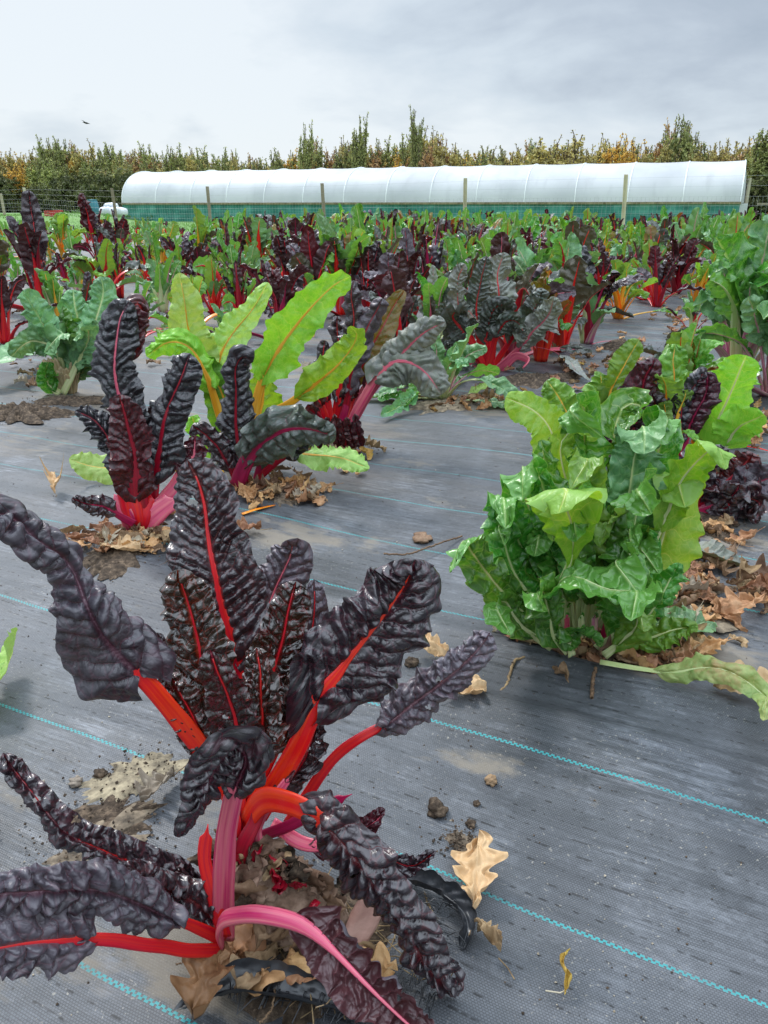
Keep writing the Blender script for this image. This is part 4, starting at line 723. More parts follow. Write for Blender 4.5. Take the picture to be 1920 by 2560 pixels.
# ------------------------------------------------------------------ individually placed plants of the middle ground
def mid(px, py, kind, htop, seed, label, n=10, spread=1.0, res=(46, 9), mixk=None, name='chard_plant', z=0):
    g = G(px, py); Y = g[1]; h = (py - htop) * Y * 1.0 / FPX * (1.1 if spread >= .8 else .93); n = int(n * 1.35)
    return build_plant(name, g, label, kind, h, seed, n, spread, res, mixk=mixk)
MID = [
  (110, 790, 'dark red', 500, 8, 'tall brown red chard with a very thick red stalk at the left', 8, .45, None),
 (15, 860, 'dark red', 680, 12, 'dark red chard leaning in at the left edge behind the flat green leaf', 8, .9, None),
 (5, 780, 'green red', 590, 13, 'blue green chard with yellow stalks cut off by the left edge', 7, .8, 'yellow'),
 (262, 765, 'green red', 585, 15, 'bright green crinkled chard on one upright orange red stalk', 9, 1.1, None),
 (165, 660, 'yellow', 528, 17, 'yellow green chard with orange stalks, furthest left before the lawn', 9, .9, None),
 (130, 755, 'green', 660, 18, 'low sprawling green chard with a pale midrib beside the thick red stalk', 7, 1.7, None),
 (250, 660, 'dark red', 478, 19, 'tall narrow dark chard rising in front of the white sacks', 8, .4, None),
 (305, 665, 'dark red', 500, 20, 'tall black chard beside the fence post next to the polytunnel end', 8, .5, 'grey red'),
 (358, 700, 'yellow', 598, 22, 'compact green chard on a fan of short yellow stalks', 11, 1.0, None),
 (330, 860, 'green red', 700, 23, 'low green chard with orange midribs sprawling behind the crinkled one', 8, 1.7, None),
 (545, 745, 'black', 670, 25, 'low black crinkled chard flopped across the membrane', 9, 2.1, None),
 (455, 720, 'dark red', 560, 26, 'wine red chard with upright midribs left of the yellow stalks', 9, .7, None),
 (505, 690, 'yellow', 525, 28, 'green chard with a tall bright orange stalk under a drooping blue leaf', 10, .7, 'grey red'),
 (590, 735, 'yellow', 610, 29, 'green chard with three upright golden stalks', 9, .7, None),
 (620, 740, 'crinkle', 620, 30, 'round topped crinkled green chard on a golden stalk', 8, .9, None),
 (705, 860, 'dark mag', 640, 33, 'purple chard with magenta stalks showing through the pale leaves', 9, .8, None),
 (780, 800, 'dark red', 590, 34, 'very dark red chard with orange stalk bases, mid field', 11, .8, 'green red'),
 (855, 790, 'green red', 560, 35, 'dark green crinkled chard with orange red stalks above the pink fan', 11, .8, 'grey red'),
 (925, 800, 'dark red', 620, 36, 'dark red chard with pink stalk bases behind the silvery leaves', 10, .8, None),
 (975, 860, 'dark mag', 640, 37, 'wine coloured chard with magenta stalks behind the grey leaf', 9, .8, None),
 (1000, 960, 'dusk', 690, 38, '', 9, .8, None),
 (1105, 1000, 'crinkle', 800, 40, 'collapsed frilly green chard lying behind the silvery leaves', 15, 2.0, None),
  (1275, 900, 'grey red', 640, 44, 'grey leaved chard with a long red stalk trailing to the right', 11, 1.1, None),
 (1350, 905, 'olive', 640, 45, 'olive brown chard leaf with a straight bright red midrib', 7, .5, None),
 (1400, 880, 'green red', 620, 46, 'green chard with red ribs behind the olive leaf', 9, .9, None),
 (1465, 860, 'black', 610, 47, 'black rippled chard beside the golden stalk fan', 8, .8, 'crinkle'),
 (1545, 800, 'yellow', 655, 49, 'chard with a wide fan of bare golden yellow stalks', 13, 1.0, None),
 (1690, 735, 'dark mag', 590, 50, 'big dark purple chard with magenta stalks at the far end of the aisle', 14, 1.2, None),
 (1640, 770, 'dark red', 630, 51, 'dark chard with scarlet stalks spilling onto the membrane', 9, 1.0, None),
 (1840, 960, 'pinkwhite', 590, 53, 'tall glossy green chard with pink and white stalks at the right edge', 15, .9, None),
 (1925, 990, 'pinkwhite', 640, 54, 'pale stalked glossy chard cut off by the right edge', 11, 1.1, None),
 (1690, 1075, 'green red', 790, 56, 'tangled green and olive chard with orange stalks, right of the aisle', 14, .9, 'olive'),
   (1660, 1150, 'yellow', 930, 60, 'green chard with thin orange stalks beside the wine purple leaves', 9, .9, None),
  (1600, 690, 'green', 590, 63, 'bright green chard rising behind the dark purple one', 10, .8, None),
 (1770, 700, 'crinkle', 600, 64, 'pale green chard above the far end of the aisle', 10, 1.0, None),
 (1835, 735, 'yellow', 620, 65, 'chard with scattered orange stalks near the right edge, far side of the aisle', 10, 1.3, None),
 (1730, 830, 'green', 730, 66, 'small bright green chard in the aisle by the pink and white stalks', 7, 1.3, 'dark red'),
 (1080, 870, 'grey red', 680, 70, 'grey and green chard with red stalks left of the bushy grey one', 10, .9, 'crinkle'),
 (1150, 840, 'green red', 610, 71, 'upright dark green chard with red ribs above the bushy grey one', 11, .8, None),
 (1020, 820, 'dark red', 600, 72, 'dark wine chard with crimson stalks above the silvery leaves', 10, .8, None),
 (1250, 830, 'grey red', 600, 73, 'silver grey chard standing behind the bushy grey one', 11, .8, None),
 (1330, 820, 'crinkle', 610, 74, 'crinkled blue green chard above the olive leaf', 10, .8, None),
 (1420, 800, 'green red', 590, 75, 'green chard with red ribs above the black rippled one', 11, .8, None),
 (1500, 745, 'dark red', 600, 76, 'dark chard with red stalks above the golden fan', 9, .7, None),
 (930, 745, 'green red', 560, 77, 'tall green chard with bright red ribs, centre of the field', 10, .6, None),
 (720, 740, 'dark red', 545, 78, 'tall narrow dark chard just left of the fourth fence post', 9, .5, None),
 (650, 690, 'yellow', 540, 79, 'green chard with bright orange stalks before the green netting', 9, .7, None),
 (415, 690, 'yellow', 545, 80, 'green chard with orange ribs left of the third fence post', 9, .7, None),
 (1890, 830, 'crinkle', 640, 81, 'crinkled green chard at the right edge above the pink and white stalks', 12, .9, None),
]
for (px, py, kind, top, seed, label, n, spr, mk) in MID:
    if kind == 'dusk': kind, label = 'grey red', 'brown grey chard leaf with a purple midrib standing behind the pink fan'
    Yg = G(px, py)[1]
    mid(px, py, kind, top, seed, label, n, spr, (70, 12) if Yg < 3.2 else (56, 10) if Yg < 5 else (40, 8), mk)
# plants whose leaves are laid out one by one
def hplant(bx, by, label, leaves, **hk):
    g = G(bx, by); Y = g[1]; r = empty('chard_plant', g, label, 'plant'); rq = np.random.default_rng(int(bx))
    base = dict(res=(84, 13), n=50, nrs=24, frill=.1, rn=4, fold=0, curl=-.2, ruf=.18, w0=11, w1=8, bl=.008, sp=.036, crump=1.1); base.update(hk)
    for i, (pts, w, s0, lm, sm, kw) in enumerate(leaves):
        k = {**base, **kw}; dy = k.pop('dy', (0, 0)); k.setdefault('hint', (rq.normal(0, .35), -1, .35 + rq.normal(0, .2))); k.setdefault('seed', int(bx) + i * 7)
        if pts[0] is None: pts = [(bx + rq.normal(0, 8), by)] + pts[1:]
        m = len(pts) - 1; pl(r, [(x, y, Y + dy[0] + (dy[1] - dy[0]) * j / m) for j, (x, y) in enumerate(pts)], w, s0, lm, sm, **k)
    return r
r = hplant(170, 985, 'crinkled blue green chard above a straw coloured cut stalk base', [
 ([None, (165, 900), (120, 830), (85, 775), (55, 728)], 52, .30, 'bgreen', 'white', {}), ([None, (185, 880), (195, 810), (190, 760), (185, 725)], 50, .32, 'bgreen', 'white', dict(dy=(0, .1))),
 ([None, (205, 880), (235, 800), (250, 740), (248, 690)], 46, .34, 'bgreen', 'white', dict(dy=(0, .05))), ([None, (190, 890), (170, 850), (150, 835), (110, 880)], 44, .35, 'bgreen', 'white', dict(dy=(0, -.15))),
 ([None, (215, 890), (250, 860), (275, 840), (290, 870)], 44, .4, 'bgreen', 'white', dict(dy=(0, -.12))), ([None, (180, 870), (160, 800), (165, 770)], 46, .3, 'green', 'white', {}), ([None, (200, 900), (225, 850), (215, 820), (180, 850)], 36, .4, 'bgreen', 'white', dict(dy=(-.05, -.2))),
 ([(150, 985), (120, 960), (112, 930), (122, 905)], 26, .2, 'green', 'white', dict(dy=(-.05, -.12))), ([None, (230, 900), (250, 870), (240, 800)], 36, .3, 'bgreen', 'white', {}), ([None, (150, 880), (95, 850), (60, 860), (30, 890)], 34, .45, 'bgreen', 'white', dict(dy=(0, -.1)))], w0=9, w1=7, crump=1.6, ruf=.26, bl=.012)
b = np.array(r.location)
for i in range(16):
    a = R(200 + i * 23); rg = np.random.default_rng(i); d = np.array([math.cos(a), -abs(math.sin(a)) * .7, 0]) * rg.uniform(.03, .10); h = rg.uniform(.10, .20)
    C, L = spline([d * .3, d * .7 + [0, 0, h * .5], d * 1.2 + [0, 0, h]], 16); V, F, uv = stalk_data(C, L, .9, .024, .017, (0, -1, .4), end=1, seed=i, nr=10)
    mesh('stalk', V, F, SM['straw'], r, uvs={'m': uv})
hplant(1225, 930, 'bushy dull grey green chard with deep red stalks, mid field', [
 ([None, (1200, 860), (1190, 780), (1200, 700), (1215, 640)], 28, .4, 'gdark', 'red', {}), ([None, (1180, 850), (1150, 770), (1140, 700), (1160, 660)], 35, .4, 'grey', 'red', {}), ([None, (1235, 840), (1250, 750), (1240, 690), (1255, 630)], 40, .42, 'grey', 'red', dict(dy=(0, .1))),
 ([None, (1270, 860), (1310, 800), (1340, 760), (1355, 720)], 40, .4, 'gdark', 'red', dict(curl=-.5)), ([None, (1290, 880), (1330, 840), (1370, 790), (1385, 740)], 35, .4, 'grey', 'pink', dict(dy=(0, -.15))), ([None, (1160, 870), (1120, 820), (1110, 780), (1130, 740)], 30, .4, 'gdark', 'wine', {}),
 ([None, (1170, 840), (1130, 790), (1165, 770), (1200, 810)], 34, .45, 'gdark', 'red', dict(dy=(0, -.2))), ([None, (1240, 840), (1270, 800), (1300, 810), (1310, 850)], 28, .45, 'gdark', 'red', dict(dy=(0, -.2))), ([None, (1215, 860), (1225, 790), (1250, 760), (1290, 770)], 30, .4, 'gdark', 'red', dict(dy=(0, -.1))),
 ([None, (1150, 900), (1110, 870), (1100, 850)], 30, .3, 'gdark', 'wine', {}), ([(1250, 930), (1290, 890), (1320, 900), (1300, 930)], 8, .9, 'gdark', 'pink', dict(w0=9, w1=9, dy=(0, -.15)))], w0=10, w1=7, ruf=.28, crump=1.9, bl=.014, sp=.024, frill=.2)
hplant(1385, 1180, 'light green broad leaved chard leaning left behind the big green one', [
 ([(1440, 1180), (1400, 1120), (1370, 1065), (1325, 1020), (1268, 992)], 62, .25, 'lime', 'white', dict(bl=.004, ruf=.12)), ([(1430, 1150), (1420, 1060), (1400, 1000), (1370, 950)], 46, .4, 'mid', 'yellow', dict(dy=(.1, .2))), ([(1450, 1150), (1480, 1050), (1500, 980), (1500, 930)], 44, .45, 'mid', 'gold', dict(dy=(.15, .3))),
 ([(1480, 1150), (1520, 1000), (1570, 900), (1600, 850)], 36, .5, 'mid', 'yellow', dict(dy=(.2, .3))), ([(1420, 1180), (1400, 1130), (1420, 1085), (1440, 1060)], 40, .3, 'darkr', 'wine', {}), ([(1420, 1190), (1370, 1150), (1350, 1110)], 30, .3, 'green', 'white', {})], ruf=.2, w0=8, w1=6)
hplant(1585, 1150, 'crinkled wine purple chard sheltering behind the big green one', [
 ([None, (1580, 1090), (1600, 1020), (1610, 950), (1640, 895)], 52, .25, 'darkr', 'wine', dict(ruf=.3)), ([None, (1560, 1080), (1560, 1010), (1590, 970)], 50, .3, 'dark', 'wine', dict(ruf=.3)), ([None, (1620, 1090), (1640, 1030), (1630, 980)], 44, .3, 'dark', 'wine', dict(ruf=.3)), ([None, (1540, 1120), (1520, 1060), (1530, 1010)], 36, .3, 'darkr', 'wine', {}),
 ([(1690, 1150), (1700, 1080), (1710, 1010), (1750, 940), (1765, 920)], 34, .2, 'blue', 'wine', dict(curl=-.8, ruf=.2)), ([(1700, 1150), (1725, 1060), (1760, 990), (1770, 930)], 36, .3, 'darkr', 'mag', dict(ruf=.3))], bl=.010, sp=.03)
hplant(1800, 1150, 'light green chard with broad smooth leaves at the right', [
 ([None, (1790, 1080), (1815, 1000), (1850, 930), (1868, 888)], 76, .28, 'lime', 'white', dict(bl=.004, ruf=.08)), ([None, (1830, 1090), (1860, 1060), (1910, 1035)], 56, .3, 'lime', 'white', dict(bl=.004, ruf=.12, dy=(0, -.1))), ([None, (1760, 1060), (1770, 980), (1790, 930)], 44, .3, 'mid', 'white', dict(dy=(.05, .1))),
 ([(1730, 1150), (1740, 1080), (1745, 1000), (1720, 930)], 40, .35, 'mid', 'gold', dict(dy=(.1, .15))), ([(1690, 1160), (1670, 1060), (1680, 950), (1690, 860)], 44, .4, 'mid', 'gold', dict(dy=(.15, .3))), ([(1660, 1160), (1650, 1050), (1640, 950), (1655, 880)], 36, .4, 'gdark', 'gold', dict(dy=(.2, .35)))], ruf=.16)
hplant(1730, 1290, 'dark purple frilly chard with wine stalks, right of the big green one', [
 ([None, (1755, 1220), (1780, 1160), (1800, 1110)], 58, .35, 'dark', 'wine', dict(w1=15)), ([None, (1730, 1220), (1740, 1160), (1760, 1120)], 54, .4, 'dark', 'wine', {}), ([None, (1790, 1230), (1840, 1180), (1880, 1130)], 52, .38, 'darkr', 'wine', dict(w1=14)), ([None, (1810, 1250), (1880, 1210), (1960, 1180)], 60, .3, 'dusk', 'mag', dict(dy=(0, -.05))),
 ([None, (1800, 1270), (1860, 1250), (1900, 1260), (1890, 1310)], 46, .3, 'dark', 'wine', dict(dy=(0, -.15))), ([None, (1790, 1265), (1830, 1240), (1850, 1210)], 44, .3, 'dark', 'mag', dict(dy=(0, -.1))), ([None, (1820, 1260), (1900, 1250), (1970, 1240)], 52, .3, 'dusk', 'mag', dict(dy=(0, -.1))), ([None, (1720, 1240), (1710, 1200), (1700, 1160)], 34, .4, 'dark', 'wine', {})], ruf=.34, crump=1.8, bl=.008, sp=.03, w0=14, w1=11, frill=.16)

# ------------------------------------------------------------------ the rows running back to the lawn
def field():
    kinds = [('dark red', 'green red'), ('dark mag', None), ('green', None), ('crinkle', None), ('green red', None), ('grey red', None), ('yellow', None), ('yellow', 'crinkle'), ('green', 'dark red'), ('olive', 'green red'), ('crinkle', 'lime'), ('black', 'grey red')]
    names = [('dark purple', 'red'), ('dark purple', 'magenta'), ('glossy green', 'pale'), ('crinkled green', 'pale'), ('green', 'red'), ('dull grey green', 'red'), ('yellow green', 'orange'), ('green', 'golden'), ('green and purple', 'red'), ('olive and green', 'orange red'), ('light green', 'yellow'), ('nearly black', 'wine')]
    wts = [[.15, .10, .04, .09, .11, .11, .12, .08, .07, .06, .04, .07], [.14, .11, .06, .07, .11, .09, .13, .10, .06, .10, .04, .08]]
    near, far = [], []
    def protos(res, nl, sub):
        out = []
        for i, (k, mk) in enumerate(kinds):
            for v in range(2):
                A, B, lms, sms = merged(k, .45, 300 + i * 7 + v * 101, nl, res, .95 if v else .75, mk)
                out.append((A, B, lms, sms))
        return out
    PN = protos((26, 6), 11, 0); PF = protos((14, 3), 9, 0)
    def mk(pr, nm):
        A, B, lms, sms = pr
        root = bpy.data.objects.new('chard_plant', None)
        V = np.vstack(A['V']); F = np.vstack(A['F'])
        fo = mesh('foliage', V, F, parent=root, uvs={'q': np.vstack(A['q']), 'm': np.vstack(A['m'])}, mats=[LM[l] for l in lms], fmat=A['fm'])
        st = mesh('stalks', np.vstack(B['V']), B['F'], parent=root, uvs={'m': np.vstack(B['m'])}, mats=[SM[l] for l in sms], fmat=B['fm'])
        return fo, st
    MN = [mk(p, 'n') for p in PN]
    posts = [(70, 'leftmost fence post'), (288, 'second fence post'), (523, 'third fence post'), (810, 'fourth fence post'), (1163, 'fifth fence post'), (1563, 'sixth fence post'), (1860, 'right tunnel end')]
    ords = 'first second third fourth fifth sixth seventh eighth ninth tenth eleventh twelfth thirteenth fourteenth fifteenth sixteenth seventeenth eighteenth nineteenth twentieth'.split()
    rg = np.random.default_rng(21); cnt = 0; rows = []; n = 4.15; rowi = 0
    occupied = [np.array(o.location)[:2] for o in COL.objects if o.type == 'EMPTY']
    while n < 27:
        a = -26.0
        while a < 26:
            a += rg.uniform(.42, .62) * (1 + n * .01) * (.8 if n < 10 else 1)
            p = rowpt(n + rg.normal(0, .09), a)
            if p[1] < 3: continue
            x, y = proj(p)
            if x < -70 or x > 1990: continue
            if not inbed(p[0], p[1], .3): continue
            if min(np.hypot(*(p[:2] - q)) for q in occupied) < .30: continue
            if y > 775 and x > 640: continue
            if n < 7.5 and 1545 < x < 1745 and y > 715: continue
            if rg.random() < (.72 if x < 520 and n > 12 else .42 if x < 420 else .05): continue
            rows.append((p[1], p, rowi, x, y))
        n += .72; rowi += 1
    rows.sort(key=lambda r: r[0]); stV, stF, stq, stm, stf = [], [], [], [], []; sV, sF, sm_, sf = [], [], [], []; nv = ns = 0
    lkeys = list(LM); skeys = list(SM)
    for ci, (Y, p, ri, x, y) in enumerate(rows):
        t = min(max((x - 500) / 900, 0), 1) * (.3 + .7 * min(ri / 12, 1)); w = np.array(wts[0]) * (1 - t) + np.array(wts[1]) * t; w /= w.sum()
        k = rg.choice(12, p=w); v = k * 2 + int(rg.random() < .5); sc = rg.uniform(.75, 1.5) * (1 + .017 * Y) * (1.0 if x > 560 else .74); rz = rg.uniform(0, 6.28)
        if ci < 215:
            lab = min(posts, key=lambda q: abs(q[0] - x))[1]
            r = bpy.data.objects.new('chard_plant', None); COL.objects.link(r); r.location = p; r.rotation_euler = (rg.normal(0, .06), rg.normal(0, .06), rz); r.scale = (sc * .92, sc * .92, sc * rg.uniform(.9, 1.25))
            tag(r, '%s chard with %s stalks, %s row back, below the %s' % (*names[k], ords[min(ri, 19)], lab), 'plant', 'chard plants in the rows running back to the lawn')
            for q in MN[v]:
                c = q.copy(); COL.objects.link(c); c.parent = r
        else:
            A, B, lms, sms = PF[v]; ca, sa = math.cos(rz), math.sin(rz); Rm = np.array([[ca, -sa, 0], [sa, ca, 0], [0, 0, 1]]) * sc
            V = np.vstack(A['V']) @ Rm.T + p; F = np.vstack(A['F']); stV.append(V); stF.append(F + nv); nv += len(V); stq.append(np.vstack(A['q'])); stm.append(np.vstack(A['m'])); stf += [lkeys.index(lms[i]) for i in A['fm']]
            V = np.vstack(B['V']) @ Rm.T + p; sV.append(V); sF += [[i + ns for i in f] for f in B['F']]; ns += len(V); sm_.append(np.vstack(B['m'])); sf += [skeys.index(sms[i]) for i in B['fm']]
    for fo, st in MN: COL.objects.unlink(fo); COL.objects.unlink(st)
    if stV:
        V = np.vstack(stV); V2 = np.vstack(sV); F = np.vstack(stF).tolist() + [[i + len(V) for i in f] for f in sF]
        q = np.vstack(stq + [np.zeros((len(V2), 2))]); m = np.vstack(stm + sm_)
        o = mesh('distant_chard', np.vstack([V, V2]), F, uvs={'q': q, 'm': m}, mats=[LM[l] for l in lkeys] + [SM[l] for l in skeys], fmat=stf + [i + len(lkeys) for i in sf])
        tag(o, 'densely packed far rows of mixed chard reaching the lawn and fence', 'plants', kind='stuff')
    print('field plants', len(rows))
field()

# ------------------------------------------------------------------ polytunnel
def box(c, d, rz=0, rx=0):
    x, y, z = [q / 2 for q in d]; V = np.array([[i * x, j * y, k * z] for i in (-1, 1) for j in (-1, 1) for k in (-1, 1)])
    ca, sa = math.cos(rz), math.sin(rz); V = V @ np.array([[ca, sa, 0], [-sa, ca, 0], [0, 0, 1]]) + c
    return V, [[0, 1, 3, 2], [4, 6, 7, 5], [0, 4, 5, 1], [2, 3, 7, 6], [0, 2, 6, 4], [1, 5, 7, 3]]
def boxes(name, L, mat, parent=None):
    V = []; F = []; n = 0
    for b in L:
        v, f = box(*b); V.append(v); F += [[i + n for i in q] for q in f]; n += 8
    return mesh(name, np.vstack(V), F, mat, parent, smooth=False)
def tube(paths, rad, na=6):
    V = []; F = []; n = 0
    for p in paths:
        p = np.array(p, float); T, Nn, B = frames(p, (.12, .2, 1)); a = np.linspace(0, 6.283, na, endpoint=False)
        v = p[:, None] + Nn[:, None] * (np.cos(a) * rad)[None, :, None] + B[:, None] * (np.sin(a) * rad)[None, :, None]
        m = len(p); i, j = np.meshgrid(np.arange(m - 1), np.arange(na), indexing='ij')
        F.append(np.stack([i * na + j, i * na + (j + 1) % na, (i + 1) * na + (j + 1) % na, (i + 1) * na + j], -1).reshape(-1, 4) + n); V.append(v.reshape(-1, 3)); n += m * na
    return np.vstack(V), np.vstack(F)
def tunnel():
    A = np.array([-18.3, 58.0]); Bp = np.array([18.5, 43.1]); D = Bp - A; Lt = np.linalg.norm(D); D /= Lt; Nn = np.array([-D[1], D[0]])
    r = empty('polytunnel', (A[0], A[1], 0), 'long white polythene tunnel with green netting along its side, behind the fence', 'polytunnel')
    yaw = math.atan2(D[1], D[0]); r.rotation_euler = (0, 0, yaw)
    W2, H0, H1 = 3.0, 1.06, 3.2
    m, t, o = newmat('white_polythene'); Lk = t.links.new
    tcx = N(t, 'ShaderNodeTexCoord'); n = N(t, 'ShaderNodeTexNoise', ins={'Scale': .35, 'Detail': 7}); Lk(tcx.outputs['Object'], n.inputs[0])
    mpp = N(t, 'ShaderNodeMapping'); mpp.inputs['Scale'].default_value = (1.5, .6, .35); Lk(tcx.outputs['Object'], mpp.inputs[0]); n2 = N(t, 'ShaderNodeTexNoise', ins={'Scale': 1.5, 'Detail': 8}); Lk(mpp.outputs[0], n2.inputs[0])
    c = ramp(t, n.outputs[0], [(.3, (.60, .61, .64)), (.6, (.80, .80, .83))]); c = mixc(t, ramp(t, n2.outputs[0], [(.55, 0), (.78, .35)]), c, (.42, .42, .44))
    bs = N(t, 'ShaderNodeBsdfPrincipled', ins={'Roughness': .38}); Lk(c, bs.inputs['Base Color']); ts = N(t, 'ShaderNodeBsdfTranslucent', ins={0: (.8, .8, .84, 1)}); mx = N(t, 'ShaderNodeMixShader', ins={0: .35}); Lk(bs.outputs[0], mx.inputs[1]); Lk(ts.outputs[0], mx.inputs[2]); Lk(mx.outputs[0], o.inputs[0])
    M_rib = simplemat('white_hoop', [(.3, (.80, .82, .83)), (.7, (.86, .87, .88))], rough=.5, rnd=False)
    def arc(x, off=0, na=30, sag=0):
        a = np.linspace(0, math.pi, na); y = W2 - np.cos(a) * (W2 + off); z = H0 + np.sin(a) ** .92 * (H1 - H0 + off - sag)
        return np.stack([np.full(na, x), y, z], -1)
    nb = 14; xs = np.linspace(0, Lt, nb * 8 + 1)
    V = np.stack([arc(x, 0, 30, .045 * abs(math.sin(math.pi * x / Lt * nb))) for x in xs]); mesh('cover', V.reshape(-1, 3), gridF(len(xs), 30), m, r)
    V, F = tube([arc(x, .012) for x in np.linspace(0, Lt, nb + 1)], .03); mesh('hoops', V, F, M_rib, r)
    # rounded plastic closing each end
    for x, s in ((0, -1), (Lt, 1)):
        a = arc(x); cen = np.array([x, W2, H0]); V = [cen + np.array([s * .25 * (1 - q ** 2), 0, 0]) + (a - cen) * q for q in np.linspace(.02, 1, 8)]
        mesh('end_panel', np.array(V).reshape(-1, 3), gridF(8, 30), m, r)
    # netting, with posts seen behind it
    mg, t, o = newmat('green_windbreak_net'); Lk = t.links.new
    tcx = N(t, 'ShaderNodeTexCoord'); mpp = N(t, 'ShaderNodeMapping'); mpp.inputs['Scale'].default_value = (1, .3, .6); Lk(tcx.outputs['Object'], mpp.inputs[0])
    n = N(t, 'ShaderNodeTexNoise', ins={'Scale': 1.3, 'Detail': 8, 'Roughness': .7}); Lk(mpp.outputs[0], n.inputs[0])
    mpz = N(t, 'ShaderNodeMapping'); mpz.inputs['Scale'].default_value = (.15, 1, 9); Lk(tcx.outputs['Object'], mpz.inputs[0]); nz = N(t, 'ShaderNodeTexNoise', ins={'Scale': 1, 'Detail': 3}); Lk(mpz.outputs[0], nz.inputs[0])
    c = ramp(t, n.outputs[0], [(.33, (.010, .10, .08)), (.5, (.03, .20, .16)), (.68, (.11, .35, .28))]); c = mixc(t, ramp(t, nz.outputs[0], [(.5, 0), (.7, .5)]), c, (.16, .42, .37))
    bs = N(t, 'ShaderNodeBsdfPrincipled', ins={'Roughness': .6}); Lk(c, bs.inputs['Base Color']); Lk(bs.outputs[0], o.inputs[0])
    for y in (0, 2 * W2):
        xx = np.linspace(0, Lt, 200); zz = np.linspace(-.1, H0 - .06, 8); X, Z = np.meshgrid(xx, zz, indexing='ij')
        V = np.stack([X, y + .03 * np.sin(X * 2.2) * (1 - abs(Z / H0 - .5) * 1.5) + 0 * Z, Z], -1).reshape(-1, 3); mesh('side_net', V, gridF(200, 8), mg, r)
    M_rail = simplemat('mossy_timber', [(.3, (.10, .08, .045)), (.7, (.28, .23, .15))], scale=3, rough=.9)
    M_tim = simplemat('grey_timber', [(.3, (.26, .22, .17)), (.7, (.46, .40, .31))], scale=6, rough=.85, stretch=(1, 1, .2))
    boxes('base_rail', [((Lt / 2, -.03, H0 - .01), (Lt + .1, .08, .12)), ((Lt / 2, 2 * W2 + .03, H0 - .01), (Lt + .1, .08, .12))], M_rail, r)
    [boxes('side_post', [((x, .1, .45), (.09, .09, 1.1))], M_tim, r) for x in np.linspace(1.4, Lt - 1.4, 14)]
    for c_, d_ in (((Lt + .3, 2.0, 1.05), (.1, .12, 2.2)), ((Lt + .3, 4.0, 1.05), (.1, .12, 2.2)), ((Lt + .33, .35, 1.1), (.1, .1, 2.3))): boxes('door_post', [(c_, d_)], M_tim, r)
    boxes('lintel', [((Lt + .3, 3.0, 2.22), (.11, 2.3, .12))], M_tim, r)
    boxes('corner_sheet', [((Lt + .1, .05, .5), (.55, .06, 1.05))], m, r)
    boxes('door', [((Lt + .26, 3.0, 1.05), (.04, 1.86, 2.05))], simplemat('dark_door_mesh', [(.3, (.08, .08, .075)), (.7, (.16, .16, .15))], rough=.8), r)
    return M_tim
M_tim = tunnel()

# ------------------------------------------------------------------ fence
def fence():
    r = empty('wire_fence', (-2.9, 40.6, 0), 'wire mesh stock fence on round timber posts in front of the polytunnel', 'fence')
    off = np.array(r.location); M_post = simplemat('weathered_post', [(.3, (.30, .24, .16)), (.7, (.52, .44, .33))], scale=5, rough=.85, stretch=(1, 1, .25))
    P2 = []
    for x, top in ((-180, 478), (8, 484), (70, 469), (288, 471), (523, 466), (810, 458), (1163, 445), (1563, 436), (2010, 425)):
        Y = 48 * 4070 / (x + 4000) if x != 8 else 52
        p = P(x, 515, Y); g = float(mound(p[0], p[1])); ht = P(x, top, Y)[2]
        tl = RNG.normal(0, .02) - .05; pts = [(p[0], Y, g - .3 - .06), (p[0] + tl * .5, Y, ht * .5), (p[0] + tl, Y, ht - .03), (p[0] + tl, Y, ht)]
        V, F = tube([pts], .085, 12); V = V - off; n = len(V); top_ring = list(range(n - 12, n)); mesh('post', V, F.tolist() + [top_ring], M_post, r)
        if x != 8: P2.append((p[0] + tl, Y, g, ht))
    M_wire = simplemat('galvanised_wire', [(.3, (.30, .31, .32)), (.7, (.45, .46, .46))], rough=.4, rnd=False)
    paths = []
    for a, b in zip(P2[:-1], P2[1:]):
        for f in (.06, .16, .28, .42, .58, .76, .93):
            paths.append([(q[0], q[1] - .09, q[2] + (q[3] - q[2]) * f) for q in (a, b)])
        m = 40
        for i in range(m):
            t = i / m; q = [a[k] + (b[k] - a[k]) * t for k in range(4)]; paths.append([(q[0], q[1] - .09, q[2]), (q[0] + .001, q[1] - .09, q[2] + (q[3] - q[2]) * .58)])
    V, F = tube(paths, .0032, 3); mesh('wire_mesh', V - off, F, M_wire, r)
    rr = empty('timber_rail', (20.2, 41.5, 0), 'short braced timber rail beside the right end of the tunnel', 'fence'); o = np.array(rr.location)
    boxes('rail', [((-.2, 0, 1.0), (2.6, .07, .09)), ((1.0, 0, .5), (.1, .1, 1.1)), ((-.8, 0, .5), (.1, .1, 1.1))], M_tim, rr)
    V, F = tube([[(.2, .02, .95), (.95, .02, .3)]], .035, 6); mesh('brace', V, F, M_tim, rr)
fence()

